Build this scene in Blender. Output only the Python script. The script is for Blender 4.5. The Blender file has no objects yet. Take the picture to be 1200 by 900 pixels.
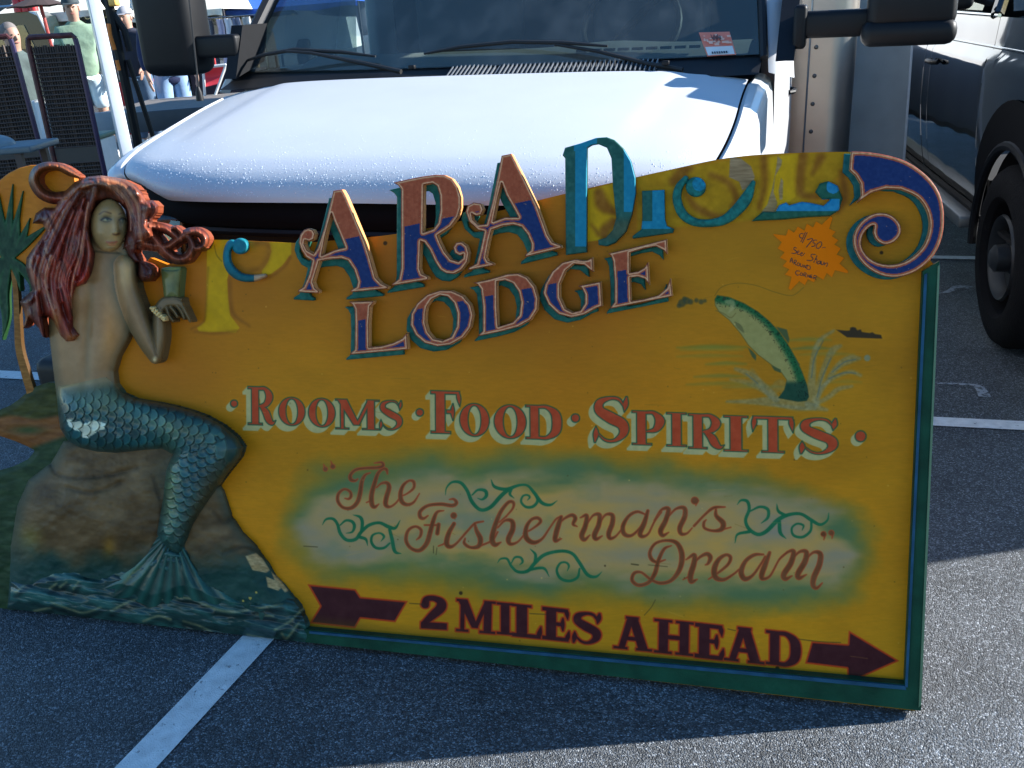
import bpy, bmesh, math, random
import numpy as np
from mathutils import Vector, Matrix
from math import radians as rad
random.seed(7)
SC = bpy.context.scene
COL = SC.collection

# ------------------------------------------------------------------ camera, sky, sun, exposure
CAM_F, CAM_PITCH, CAM_ROLL, CAM_H = 1119.0, 21.3, -4.7, 1.51
SUN_EL, SUN_AZ = rad(25.0), (0.9935, 0.1140)       # azimuth as x, y of the direction towards the sun
_p, _r = rad(CAM_PITCH), rad(CAM_ROLL)
CF = np.array([0, math.cos(_p), -math.sin(_p)])
_up, _ri = np.array([0, math.sin(_p), math.cos(_p)]), np.array([1., 0, 0])
CR = _ri*math.cos(_r) + _up*math.sin(_r)
CU = -_ri*math.sin(_r) + _up*math.cos(_r)
CC = np.array([0., 0., CAM_H])
cd = bpy.data.cameras.new('camera'); cam = bpy.data.objects.new('camera', cd); COL.objects.link(cam)
cam.matrix_world = Matrix(((CR[0], CU[0], -CF[0], 0), (CR[1], CU[1], -CF[1], 0), (CR[2], CU[2], -CF[2], CAM_H), (0, 0, 0, 1)))
cd.sensor_width = 36; cd.lens = 36*CAM_F/1200; cd.clip_start = .05; cd.clip_end = 3000
SC.camera = cam
SC.render.resolution_x, SC.render.resolution_y = 1024, 768
w = bpy.data.worlds.new('World'); SC.world = w; w.use_nodes = True
nt = w.node_tree; bg = nt.nodes['Background']
sky = nt.nodes.new('ShaderNodeTexSky'); sky.sky_type = 'NISHITA'; sky.sun_disc = False
sky.sun_elevation = SUN_EL; sky.sun_rotation = math.atan2(SUN_AZ[0], SUN_AZ[1])
sky.altitude = 50; sky.air_density = 1.2; sky.dust_density = .0; sky.ozone_density = 5.0
hs = nt.nodes.new('ShaderNodeHueSaturation'); hs.inputs['Saturation'].default_value = 1.12
nt.links.new(sky.outputs[0], hs.inputs['Color']); nt.links.new(hs.outputs[0], bg.inputs[0]); bg.inputs[1].default_value = .05
sd = bpy.data.lights.new('sun', 'SUN'); sun = bpy.data.objects.new('sun', sd); COL.objects.link(sun)
sd.energy = 2.5; sd.angle = rad(.5); sd.color = (1, .975, .93)
_s = Vector((SUN_AZ[0]*math.cos(SUN_EL), SUN_AZ[1]*math.cos(SUN_EL), math.sin(SUN_EL)))
sun.rotation_euler = _s.to_track_quat('Z', 'Y').to_euler(); sun.location = (6, 1, 5)
vs = SC.view_settings; vs.view_transform = 'Standard'; vs.look = 'None'; vs.gamma = 1; vs.exposure = 2.4
SC.cycles.max_bounces = 8; SC.cycles.transparent_max_bounces = 12

# ------------------------------------------------------------------ placing by sight lines of the survey
def ray(x, y): return CF + CR*(x-600)/CAM_F - CU*(y-450)/CAM_F
def onz(x, y, z=0.):
    d = ray(x, y); return CC + d*((z-CC[2])/d[2])
def onpl(x, y, P, n):
    d = ray(x, y); return CC + d*(((P-CC) @ n)/(d @ n))
def onY(x, y, Y):
    d = ray(x, y); return CC + d*(Y/d[1])

# ------------------------------------------------------------------ materials
def s2l(c):
    c = np.asarray(c, float)/255.; return np.where(c <= .04045, c/12.92, ((c+.055)/1.055)**2.4)
def l2s(c): return np.where(c <= .0031308, c*12.92, 1.055*np.maximum(c, 1e-6)**(1/2.4)-.055)
MATS = {}
def mat(name, col=(.5, .5, .5), rough=.5, metal=0., spec=.5, coat=0., var=0., vscale=20., bump=0., bscale=80., coord='Object', alpha=None, trans=0., sheen=0.):
    if name in MATS: return MATS[name]
    m = bpy.data.materials.new(name); m.use_nodes = True; t = m.node_tree; b = t.nodes['Principled BSDF']
    b.inputs['Base Color'].default_value = (*col, 1); b.inputs['Roughness'].default_value = rough
    b.inputs['Metallic'].default_value = metal; b.inputs['Specular IOR Level'].default_value = spec
    b.inputs['Coat Weight'].default_value = coat; b.inputs['Coat Roughness'].default_value = .03
    b.inputs['Transmission Weight'].default_value = trans
    tc = t.nodes.new('ShaderNodeTexCoord')
    n = t.nodes.new('ShaderNodeTexNoise'); n.inputs['Scale'].default_value = vscale; n.inputs['Detail'].default_value = 5
    t.links.new(tc.outputs[coord], n.inputs['Vector'])
    v = var if var else .06
    mr = t.nodes.new('ShaderNodeMapRange'); mr.inputs[1].default_value = .3; mr.inputs[2].default_value = .7
    mr.inputs[3].default_value = 1-v; mr.inputs[4].default_value = 1+v
    t.links.new(n.outputs[0], mr.inputs[0])
    mx = t.nodes.new('ShaderNodeVectorMath'); mx.operation = 'SCALE'; mx.inputs[0].default_value = col
    t.links.new(mr.outputs[0], mx.inputs['Scale']); t.links.new(mx.outputs[0], b.inputs['Base Color'])
    if bump:
        n2 = t.nodes.new('ShaderNodeTexNoise'); n2.inputs['Scale'].default_value = bscale; n2.inputs['Detail'].default_value = 4
        t.links.new(tc.outputs[coord], n2.inputs['Vector'])
        bp = t.nodes.new('ShaderNodeBump'); bp.inputs['Strength'].default_value = bump; bp.inputs['Distance'].default_value = .01
        t.links.new(n2.outputs[0], bp.inputs['Height']); t.links.new(bp.outputs[0], b.inputs['Normal'])
    MATS[name] = m; return m
def bsdf(m): return m.node_tree.nodes['Principled BSDF']

# ------------------------------------------------------------------ objects
def tag(o, label=None, cat=None, group=None, kind=None):
    if label: o['label'] = label
    if cat: o['category'] = cat
    if group: o['group'] = group
    if kind: o['kind'] = kind
    return o
def empty(name, loc, rz=0., label=None, cat=None, group=None):
    o = bpy.data.objects.new(name, None); COL.objects.link(o); o.empty_display_size = .1
    o.location = loc; o.rotation_euler = (0, 0, rz); return tag(o, label, cat, group)
def link(name, me, parent=None):
    o = bpy.data.objects.new(name, me); COL.objects.link(o)
    if parent is not None: o.parent = parent
    return o
def mesh(name, V, F, m, parent=None, smooth=False):
    me = bpy.data.meshes.new(name); me.from_pydata([tuple(map(float, v)) for v in V], [], [tuple(f) for f in F]); me.update()
    if smooth: me.shade_smooth()
    me.materials.append(m); return link(name, me, parent)
class MB:
    """collects shapes; build() links them as one mesh object"""
    def __init__(s): s.V = []; s.F = []
    def add(s, V, F):
        k = len(s.V); s.V += [tuple(map(float, v)) for v in V]; s.F += [tuple(i+k for i in f) for f in F]; return s
    def box(s, lo, hi, bev=0.):
        (a, b, c), (d, e, f) = lo, hi
        if bev <= 0:
            return s.add([(a,b,c),(d,b,c),(d,e,c),(a,e,c),(a,b,f),(d,b,f),(d,e,f),(a,e,f)], [(3,2,1,0),(4,5,6,7),(0,1,5,4),(1,2,6,5),(2,3,7,6),(3,0,4,7)])
        bm = bmesh.new(); bmesh.ops.create_cube(bm, size=1)
        for v in bm.verts: v.co = Vector(((a+d)/2+v.co.x*(d-a), (b+e)/2+v.co.y*(e-b), (c+f)/2+v.co.z*(f-c)))
        bmesh.ops.bevel(bm, geom=bm.edges[:], offset=bev, segments=3, affect='EDGES', profile=.5)
        bm.verts.index_update(); s.add([v.co[:] for v in bm.verts], [[v.index for v in g.verts] for g in bm.faces]); bm.free(); return s
    def tube(s, pts, r, n=10, cap=True):
        P = [Vector(p) for p in pts]; R = r if hasattr(r, '__len__') else [r]*len(P)
        V = []; F = []; prev = None
        for i, p in enumerate(P):
            d = (P[min(i+1, len(P)-1)]-P[max(i-1, 0)]).normalized()
            if prev is None:
                q = d.orthogonal().normalized()
            else: q = (prev - d*prev.dot(d)).normalized()
            prev = q; e = d.cross(q)
            for k in range(n):
                t = 2*math.pi*k/n; V.append(p+(q*math.cos(t)+e*math.sin(t))*R[i])
        for i in range(len(P)-1):
            for k in range(n): F.append((i*n+k, i*n+(k+1) % n, (i+1)*n+(k+1) % n, (i+1)*n+k))
        if cap: F.append(tuple(range(n-1, -1, -1))); F.append(tuple((len(P)-1)*n+k for k in range(n)))
        return s.add(V, F)
    def lathe(s, prof, c, axis, n=32):
        """prof: (along axis, radius)"""
        a = Vector(axis).normalized(); q = a.orthogonal().normalized(); e = a.cross(q); c = Vector(c); V = []; F = []
        for h, r in prof:
            for k in range(n):
                t = 2*math.pi*k/n; V.append(c+a*h+(q*math.cos(t)+e*math.sin(t))*r)
        for i in range(len(prof)-1):
            for k in range(n): F.append((i*n+k, i*n+(k+1) % n, (i+1)*n+(k+1) % n, (i+1)*n+k))
        return s.add(V, F)
    def sphere(s, c, r, n=12):
        r = r if hasattr(r, '__len__') else (r, r, r); V = []; F = []
        for i in range(n+1):
            th = math.pi*i/n
            for k in range(2*n):
                ph = math.pi*k/n; V.append((c[0]+r[0]*math.sin(th)*math.cos(ph), c[1]+r[1]*math.sin(th)*math.sin(ph), c[2]+r[2]*math.cos(th)))
        for i in range(n):
            for k in range(2*n): F.append((i*2*n+k, (i+1)*2*n+k, (i+1)*2*n+(k+1) % (2*n), i*2*n+(k+1) % (2*n)))
        return s.add(V, F)
    def grid(s, fn, nu, nv):
        V = [fn(i/nu, j/nv) for j in range(nv+1) for i in range(nu+1)]
        return s.add(V, [(j*(nu+1)+i, j*(nu+1)+i+1, (j+1)*(nu+1)+i+1, (j+1)*(nu+1)+i) for j in range(nv) for i in range(nu)])
    def prism(s, poly, z0, z1, T=lambda a, b, h: (a, b, h)):
        """polygon (a, b) swept from z0 to z1"""
        n = len(poly); V = [T(a, b, z0) for a, b in poly]+[T(a, b, z1) for a, b in poly]
        return s.add(V, [tuple(range(n-1, -1, -1)), tuple(range(n, 2*n))]+[(i, (i+1) % n, n+(i+1) % n, n+i) for i in range(n)])
    def build(s, name, m, parent=None, smooth=False, bevel=0.):
        o = mesh(name, s.V, s.F, m, parent, smooth)
        if smooth:
            try: o.data.set_sharp_from_angle(angle=rad(38))
            except Exception: pass
        return o

# ------------------------------------------------------------------ noise and 2-D shape fields (numpy)
def _hash(i, j, seed):
    h = (i*374761393 + j*668265263 + seed*1442695041) & 0xffffffff
    h = ((h ^ (h >> 13))*1274126177) & 0xffffffff
    return ((h ^ (h >> 16)) & 0xffff)/65535.
def vnoise(x, y, seed=0):
    xi = np.floor(x).astype(np.int64); yi = np.floor(y).astype(np.int64); fx = x-xi; fy = y-yi
    fx = fx*fx*(3-2*fx); fy = fy*fy*(3-2*fy)
    a, b = _hash(xi, yi, seed), _hash(xi+1, yi, seed); c, d = _hash(xi, yi+1, seed), _hash(xi+1, yi+1, seed)
    return (a*(1-fx)+b*fx)*(1-fy)+(c*(1-fx)+d*fx)*fy
def fbm(x, y, seed=0, o=4):
    r = 0; a = .5
    for k in range(o): r = r+a*vnoise(x*2**k, y*2**k, seed+k*17); a *= .5
    return r/(1-.5**o)
def sst(a, b, x): t = np.clip((x-a)/(b-a), 0, 1); return t*t*(3-2*t)
def crom(pts, n=6):
    P = np.array(pts, float)
    if len(P) < 3: return P
    Q = np.vstack([2*P[0]-P[1], P, 2*P[-1]-P[-2]]); out = []
    for i in range(1, len(Q)-2):
        p0, p1, p2, p3 = Q[i-1], Q[i], Q[i+1], Q[i+2]
        for k in range(n):
            t = k/n; out.append(.5*((2*p1)+(-p0+p2)*t+(2*p0-5*p1+4*p2-p3)*t*t+(-p0+3*p1-3*p2+p3)*t**3))
    out.append(P[-1]); return np.array(out)
class Fr:
    """a tracing frame: points are written in frame units; X = ox + x/s"""
    def __init__(s, ox, oy, k): s.o = (ox, oy); s.k = k
    def p(s, pts): return [(s.o[0]+a/s.k, s.o[1]+b/s.k) for a, b in pts]
    def s(s, pts, ws):
        if not hasattr(ws, '__len__'): ws = [ws]*len(pts)
        ws = list(ws)+[ws[-1]]*(len(pts)-len(ws))
        return ('s', crom([(s.o[0]+a/s.k, s.o[1]+b/s.k, w_/s.k) for (a, b), w_ in zip(pts, ws)]))
    def P(s, pts): return ('p', np.array(s.p(pts)))
    def c(s, x, y, r): return ('s', np.array([(s.o[0]+x/s.k, s.o[1]+y/s.k, 2*r/s.k), (s.o[0]+x/s.k+.01, s.o[1]+y/s.k, 2*r/s.k)]))
PX = Fr(0, 0, 1)
def sd_stroke(X, Y, P):
    d = np.full(X.shape, 1e9)
    for (ax, ay, aw), (bx, by, bw) in zip(P[:-1], P[1:]):
        ux, uy = bx-ax, by-ay; L = ux*ux+uy*uy+1e-12
        t = np.clip(((X-ax)*ux+(Y-ay)*uy)/L, 0, 1)
        np.minimum(d, np.hypot(X-ax-t*ux, Y-ay-t*uy)-(aw+(bw-aw)*t)/2, out=d)
    return d
def sd_poly(X, Y, P):
    d = np.full(X.shape, 1e9); ins = np.zeros(X.shape, bool); n = len(P)
    for i in range(n):
        ax, ay = P[i][:2]; bx, by = P[(i+1) % n][:2]; ux, uy = bx-ax, by-ay; L = ux*ux+uy*uy+1e-12
        t = np.clip(((X-ax)*ux+(Y-ay)*uy)/L, 0, 1)
        np.minimum(d, np.hypot(X-ax-t*ux, Y-ay-t*uy), out=d)
        if by != ay: ins ^= ((ay > Y) != (by > Y)) & (X < ux*(Y-ay)/uy+ax)
    return np.where(ins, -d, d)
def sd_ell(X, Y, cx, cy, rx, ry):
    x = (X-cx); y = (Y-cy); k0 = np.hypot(x/rx, y/ry)+1e-9; k1 = np.hypot(x/rx**2, y/ry**2)+1e-9
    return k0*(k0-1)/k1
def sd(X, Y, ops):
    d = np.full(X.shape, 1e9)
    for o in ops:
        k = o[0]
        if k == 's': np.minimum(d, sd_stroke(X, Y, o[1]), out=d)
        elif k == 'p': np.minimum(d, sd_poly(X, Y, o[1]), out=d)
        elif k == 'e': np.minimum(d, sd_ell(X, Y, *o[1]), out=d)
        elif k == '-p': np.maximum(d, -sd_poly(X, Y, o[1]), out=d)
        elif k == '-e': np.maximum(d, -sd_ell(X, Y, *o[1]), out=d)
    return d
def bb(ops, pad=2):
    a = []
    for o in ops:
        if o[0] in 'sp': q = np.array(o[1]); r = q[:, 2].max()/2 if q.shape[1] > 2 else 0; a += [q[:, 0].min()-r, q[:, 1].min()-r, q[:, 0].max()+r, q[:, 1].max()+r]
        elif o[0] == 'e': cx, cy, rx, ry = o[1]; a += [cx-rx, cy-ry, cx+rx, cy+ry]
    return min(a[0::4])-pad, min(a[1::4])-pad, max(a[2::4])+pad, max(a[3::4])+pad
# serif alphabet in a unit-height box (y down), stroke ends square
def _R(a, b, c, d): return ('p', np.array([(a, b), (c, b), (c, d), (a, d)]))
def _S(pts, ws): return ('s', crom([(x, y, v) for (x, y), v in zip(pts, ws)]))
def _L(a, b, w1, w2=None):
    (x1, y1), (x2, y2) = a, b; w2 = w1 if w2 is None else w2
    return ('p', np.array([(x1-w1/2, y1), (x1+w1/2, y1), (x2+w2/2, y2), (x2-w2/2, y2)]))
GL = {
 'I': (.46, [_R(.11,0,.35,1), _R(0,0,.46,.08), _R(0,.92,.46,1)]),
 'R': (.82, [_R(.1,0,.34,1), _R(0,.92,.44,1), _R(0,0,.36,.09), _S([(.32,.06),(.5,.07),(.62,.25),(.53,.45),(.34,.51)], [.12,.14,.24,.18,.09]), _S([(.38,.5),(.52,.66),(.6,.84),(.7,.93),(.8,.86)], [.12,.22,.22,.13,.04])]),
 'P': (.76, [_R(.1,0,.34,1), _R(0,.92,.46,1), _R(0,0,.36,.09), _S([(.32,.06),(.5,.07),(.63,.28),(.54,.53),(.34,.6)], [.12,.14,.25,.18,.09])]),
 'O': (.86, [('e', (.43,.5,.43,.5)), ('-e', (.43,.5,.16,.4))]),
 'D': (.86, [_R(.1,0,.34,1), _R(0,0,.34,.09), _R(0,.91,.34,1), _S([(.3,.06),(.52,.07),(.72,.28),(.72,.72),(.52,.93),(.3,.94)], [.12,.14,.25,.25,.14,.12])]),
 'M': (1.15, [_R(.12,0,.25,1), _L((.17,0),(.56,.86),.3,.2), _L((.9,0),(.56,.86),.14,.14), _R(.8,0,1.03,1), _R(0,0,.25,.08), _R(0,.92,.37,1), _R(.68,.92,1.15,1), _R(.86,0,1.15,.08)]),
 'S': (.72, [_S([(.6,.24),(.5,.08),(.33,.055),(.15,.14),(.14,.31),(.34,.46),(.56,.6),(.58,.79),(.42,.94),(.24,.93),(.08,.76)], [.05,.09,.1,.17,.21,.26,.24,.18,.1,.08,.05]), _S([(.645,.03),(.625,.18),(.6,.34)], [.06,.13,.03]), _S([(.07,.64),(.07,.8),(.05,.97)], [.03,.13,.06])]),
 'F': (.7, [_R(.1,0,.34,1), _R(0,0,.66,.1), _S([(.61,.05),(.63,.18),(.65,.36)], [.1,.12,.03]), _R(.34,.43,.5,.54), _S([(.5,.3),(.49,.48),(.5,.68)], [.04,.12,.04]), _R(0,.92,.46,1)]),
 'T': (.9, [_R(.33,0,.57,1), _R(.02,0,.88,.11), _S([(.07,.05),(.06,.2),(.03,.44)], [.1,.14,.03]), _S([(.83,.05),(.84,.2),(.87,.44)], [.1,.14,.03]), _R(.2,.92,.7,1)]),
 'L': (.7, [_R(.1,0,.36,1), _R(0,0,.46,.08), _R(0,.88,.68,1), _S([(.62,.93),(.65,.8),(.68,.62)], [.12,.12,.03])]),
 'E': (.72, [_R(.1,0,.36,1), _R(0,0,.66,.12), _S([(.61,.05),(.63,.15),(.65,.32)], [.1,.12,.03]), _R(.34,.43,.52,.55), _S([(.53,.3),(.52,.48),(.53,.67)], [.05,.12,.05]), _R(0,.88,.68,1), _S([(.63,.93),(.66,.82),(.69,.66)], [.12,.12,.03])]),
 'A': (1.0, [_L((.44,0),(.2,1),.18,.17), _L((.48,0),(.78,1),.24,.26), _R(.26,.6,.66,.72), _R(0,.92,.37,1), _R(.58,.92,1,1), _R(.3,0,.64,.08)]),
 'H': (1.0, [_R(.12,0,.36,1), _R(.64,0,.88,1), _R(.3,.44,.7,.57), _R(0,0,.46,.08), _R(0,.92,.46,1), _R(.54,0,1,.08), _R(.54,.92,1,1)]),
 '2': (.68, [_S([(.12,.3),(.16,.13),(.33,.09),(.5,.18),(.5,.36),(.32,.58),(.1,.84)], [.2,.17,.16,.22,.25,.22,.14]), _R(.02,.8,.66,1)]),
}
class Glyph:
    def __init__(s, ch, TL, TR, BL):
        s.w, s.ops = GL[ch]; s.TL = np.array(TL, float); s.U = (np.array(TR, float)-s.TL)/s.w; s.V = np.array(BL, float)-s.TL
        s.M = np.linalg.inv(np.array([s.U, s.V]).T); s.h = (np.hypot(*s.V)+np.hypot(*s.U))/2
        c = [s.TL, s.TL+s.U*s.w, s.TL+s.V, s.TL+s.U*s.w+s.V]; c = np.array(c); s.box = (c[:, 0].min(), c[:, 1].min(), c[:, 0].max(), c[:, 1].max())
    def __call__(s, X, Y):
        x = X-s.TL[0]; y = Y-s.TL[1]
        return sd(s.M[0, 0]*x+s.M[0, 1]*y, s.M[1, 0]*x+s.M[1, 1]*y, s.ops)*s.h

# ------------------------------------------------------------------ the sign: plane of the board
SA = onz(1072, 833); _B = onz(0, 711); SU = SA-_B; SU /= np.linalg.norm(SU)
_h = np.array([-SU[1], SU[0], 0.]); _t = rad(14.2)
SV = _h*math.sin(_t)+np.array([0, 0, 1.])*math.cos(_t); SN = np.cross(SU, SV)
def p2s(X, Y, h=0.):
    X = np.asarray(X, float); Y = np.asarray(Y, float); h = np.asarray(h, float)
    d = CF+((X-600)/CAM_F)[..., None]*CR-((Y-450)/CAM_F)[..., None]*CU
    t = ((SA-CC) @ SN+h)/(d @ SN); P = CC+d*t[..., None]-SA
    return P @ SU, P @ SV
def s2p(s, t, h=0.):
    P = SA-CC+s[..., None]*SU+t[..., None]*SV+SN*h
    z = P @ CF; return 600+CAM_F*(P @ CR)/z, 450-CAM_F*(P @ CU)/z
def S3(s, t, h): return SA+np.asarray(s)[..., None]*SU+np.asarray(t)[..., None]*SV+np.asarray(h)[..., None]*SN
SIGN_LIGHT = np.array([.425, .58, .98])
def alb(c): return np.clip(s2l(c)/SIGN_LIGHT, .004, .86)
sign = empty('carved_wooden_sign', tuple(SA*.5+_B*.5), 0, 'large carved wooden lodge sign with a mermaid, leaning on the white van', 'sign')
SO = np.array(sign.location)
_dots = [];
GR = dict(G=(28, 78, 66), RD=(140, 62, 40), CM=(150, 148, 118))

# ---------- painted board (flat print)
IS0, IS1, IT0, IT1, RES = -2.60, .04, -.01, 1.30, .00115
NI, NJ = int((IS1-IS0)/RES), int((IT1-IT0)/RES)
img = np.zeros((NJ, NI, 3), np.float32)
_ss = IS0+(np.arange(NI)+.5)*RES; _tt = IT0+(np.arange(NJ)+.5)*RES
TS, TT = np.meshgrid(_ss, _tt)
BX, BY = s2p(TS, TT, 0.); BX = BX.astype(np.float32); BY = BY.astype(np.float32)
def sub(box):
    x0, y0, x1, y1 = box
    s, t = p2s(np.array([x0, x1, x0, x1]), np.array([y0, y0, y1, y1]))
    i0 = max(0, int((s.min()-IS0)/RES)-1); i1 = min(NI, int((s.max()-IS0)/RES)+2)
    j0 = max(0, int((t.min()-IT0)/RES)-1); j1 = min(NJ, int((t.max()-IT0)/RES)+2)
    return (slice(j0, j1), slice(i0, i1))
def paint(fn, box, col, aa=.9, al=1., pad=2):
    k = sub((box[0]-pad-aa, box[1]-pad-aa, box[2]+pad+aa, box[3]+pad+aa))
    X, Y = BX[k].astype(float), BY[k].astype(float)
    d = fn(X, Y); a = np.clip(.5-d/aa, 0, 1)
    a = (a*a*(3-2*a))*(al(X, Y) if callable(al) else al)
    c = col(X, Y, d) if callable(col) else np.array(col, float)
    img[k] = img[k]*(1-a[..., None])+c*a[..., None]
def pops(ops, col, aa=.9, al=1.): paint(lambda X, Y: sd(X, Y, ops), bb(ops), col, aa, al)
# ground coat: golden ochre, greener and lighter low down, browner high up, brushed grain
g1 = fbm(BX/90., BY/60., 3); g2 = fbm(BX/9., BY/1.6, 5); g3 = fbm(BX/240., BY/160., 9, 3)
lo = sst(300, 740, BY)[..., None]
img[:] = np.array([139, 99, 17])*(1-lo)+np.array([148, 107, 18])*lo
img *= (1+(g1-.5)[..., None]*.20*np.array([1, 1, 1.4])+(g2-.5)[..., None]*.09)
img += ((g3-.5)[..., None]*np.array([18, -6, -6]))
for x, y, r, c, a in [(470, 305, 120, (118, 68, 20), .55), (640, 330, 130, (112, 62, 18), .55), (300, 340, 60, (118, 76, 22), .5), (860, 250, 100, (120, 84, 18), .4), (200, 330, 60, (128, 70, 20), .6), (200, 440, 90, (120, 70, 18), .45), (960, 360, 90, (124, 88, 20), .3)]:
    q = (np.exp(-((BX-x)**2+(BY-y)**2*1.6)/r**2)*a*(.6+.8*g1))[..., None]; img[:] = img*(1-q)+np.array(c)*q
# airbrushed cloud behind the script
cl = sd(BX, BY, [('s', crom([(400, 615, 118), (560, 612, 150), (730, 622, 150), (900, 640, 140), (960, 650, 110)]))])
nz = fbm(BX/46., BY/34., 21); nz2 = fbm(BX/70., BY/26., 33)
a = sst(16, -30, cl-9+(nz-.5)*36)
core = sst(0, -34, cl+(nz2-.5)*56)
cc = np.array([60, 92, 76])*(1-core[..., None])+(np.array([134, 120, 94])+(nz2-.5)[..., None]*np.array([66, 20, -60]))*core[..., None]
teal = (sst(.56, .76, nz)*(1-core*.7))[..., None]; cc = cc*(1-teal*.6)+np.array([46, 96, 84])*teal*.6
img[:] = img*(1-(a*.93)[..., None])+cc*(a*.93)[..., None]
# ---------- ghosts of the lost letters along the top
F7 = Fr(220, 270, 6.923); F1 = Fr(780, 170, 5.4545); F6 = Fr(640, 150, 5.625); F3 = Fr(340, 270, 5.625)
def smear(base, amp=14, sc=7.): return lambda X, Y, d: np.array(base)+(fbm(X/sc, Y/sc, 71)-.5)[..., None]*amp*2
YEL = smear((150, 124, 8), 9)
BRN = smear((98, 62, 22), 14)
pops([F7.P([(158,0),(360,20),(345,300),(320,400),(330,560),(345,690),(420,790),(390,830),(280,825),(180,828),(90,820),(75,790),(140,740),(150,600)])], YEL, 1.6)
pops([F7.P([(660,95),(840,80),(840,190),(760,290),(680,350),(610,375),(600,330),(650,260),(680,170)])], YEL, 1.6)
pops([F7.s([(165,300),(150,600),(130,740),(30,800)], [6,8,10,8])], BRN, 5, .7)
pops([F7.s([(340,400),(350,600),(380,690),(500,775)], [18,26,26,8]), F7.s([(60,820),(200,835),(330,825),(400,815)], [8,10,14,8])], BRN, 7, .75)
pops([F7.s([(470,100),(640,110),(650,200),(600,300),(480,330),(400,280)], [70,40,34,30,26,20])], smear((112, 74, 22), 16), 9, .8)
pops([F7.s([(620,400),(700,360),(790,290),(830,220)], [10,14,14,20])], smear((105, 62, 24), 12), 5, .7)
pops([F7.s([(215,120),(235,200),(275,250)], [5,7,5])], (70, 60, 30), 2, .7)
pops([F6.P([(270,410),(440,365),(470,560),(430,700),(350,740),(270,750)])], YEL, 2)
pops([F6.s([(350,430),(370,500),(420,540),(460,560)], [70,90,60,40]), F6.s([(440,620),(380,690),(420,730)], [60,70,40]), F6.s([(300,640),(350,700)], [10,30])], BRN, 9, .85)
pops([F6.P([(600,330),(905,255),(905,640),(600,700)])], smear((132, 104, 12), 12), 5, .9)
pops([F1.P([(0,170),(400,95),(640,70),(850,50),(1130,45),(1150,180),(1060,235),(960,300),(900,360),(840,390),(720,360),(640,440),(540,480),(400,500),(200,520),(60,520),(0,480)])], smear((132, 106, 12), 14), 6, .9)
pops([F1.P([(640,80),(850,55),(830,330),(780,370),(620,420),(620,250)])], YEL, 3)
pops([F1.s([(50,230),(110,170),(160,150)], [60,70,30]), F1.s([(290,190),(400,240),(450,330),(430,400)], [30,40,40,40]), F1.s([(130,320),(200,400),(300,450),(380,460)], [20,44,44,30]), F1.s([(630,90),(635,250),(600,400)], [50,40,30]), F1.s([(880,70),(860,200),(870,310),(960,330)], [60,60,50,30]), F1.s([(990,80),(940,180)], [60,20]), F1.s([(1130,180),(1150,330),(1100,420)], [50,40,30])], BRN, 9, .75)
WOOD = lambda X, Y, d: np.array([112, 100, 88])+(fbm((X+Y*.4)/14., Y/1.6, 55)-.5)[..., None]*50
pops([F1.P([(412,70),(480,85),(545,135),(570,200),(562,240),(520,275),(490,292),(470,235),(405,205)])], WOOD, 1.2)
pops([F1.P([(715,70),(745,95),(740,130),(700,200),(690,300),(715,370),(700,430),(665,465),(640,430),(610,430),(650,380),(680,280),(700,180),(710,120)]), F1.P([(738,210),(752,230),(748,350),(728,350),(722,290)])], WOOD, 1.2, .9)
# ---------- ROOMS . FOOD . SPIRITS
Rm, Fd, S1, S2 = Fr(260, 440, 5.4545), Fr(475, 450, 5.4545), Fr(685, 450, 6.6667), Fr(845, 460, 6.6667)
def G4(fr, ch, x0, x1, y0, y1, sl=.03):
    w_ = x1-x0; return Glyph(ch, *fr.p([(x0, y0), (x1, y0+w_*sl), (x0+2, y1)]))
rfs = [G4(Rm,'R',162,348,66,318), G4(Rm,'O',357,535,133,322), G4(Rm,'O',548,728,139,332), G4(Rm,'M',722,1010,146,345), G4(Rm,'S',1000,1162,152,352),
       G4(Fd,'F',158,362,38,318), G4(Fd,'O',342,540,118,336), G4(Fd,'O',562,776,126,350), G4(Fd,'D',764,1000,130,354),
       G4(S1,'S',58,360,90,462,.01), G4(S1,'P',365,635,203,478), G4(S1,'I',635,800,217,490), G4(S1,'R',805,1098,226,508), G4(S2,'I',15,215,174,462), G4(S2,'T',235,573,178,470), G4(S2,'S',600,928,188,484)]
dots = [Rm.c(78,180,27), Fd.c(92,182,28), Fd.c(1087,218,31), S2.c(1090,342,48)]
def swept(f, dx, dy, n):
    return lambda X, Y: np.minimum.reduce([f(X-dx*k/n, Y-dy*k/n) for k in range(1, n+1)])
CRM = smear((138, 140, 112), 7, 5.)
for g in rfs: b = g.box; paint(swept(g, -5.6, 6.2, 5), (b[0]-7, b[1], b[2], b[3]+8), CRM, 1.)
for o in dots:
    f = (lambda o: lambda X, Y: sd(X, Y, [o]))(o); b = bb([o]); paint(swept(f, -4.5, 4.5, 4), (b[0]-6, b[1], b[2], b[3]+6), CRM, 1.)
GRN, RED = (26, 70, 58), smear((138, 56, 36), 8, 6.)
for g in rfs: paint(g, g.box, GRN, 1.); paint(lambda X, Y: g(X, Y)+1.25, g.box, RED, .9)
for o in dots: pops([o], GRN, 1.); paint(lambda X, Y: sd(X, Y, [o])+1.4, bb([o]), RED, .9)
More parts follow.
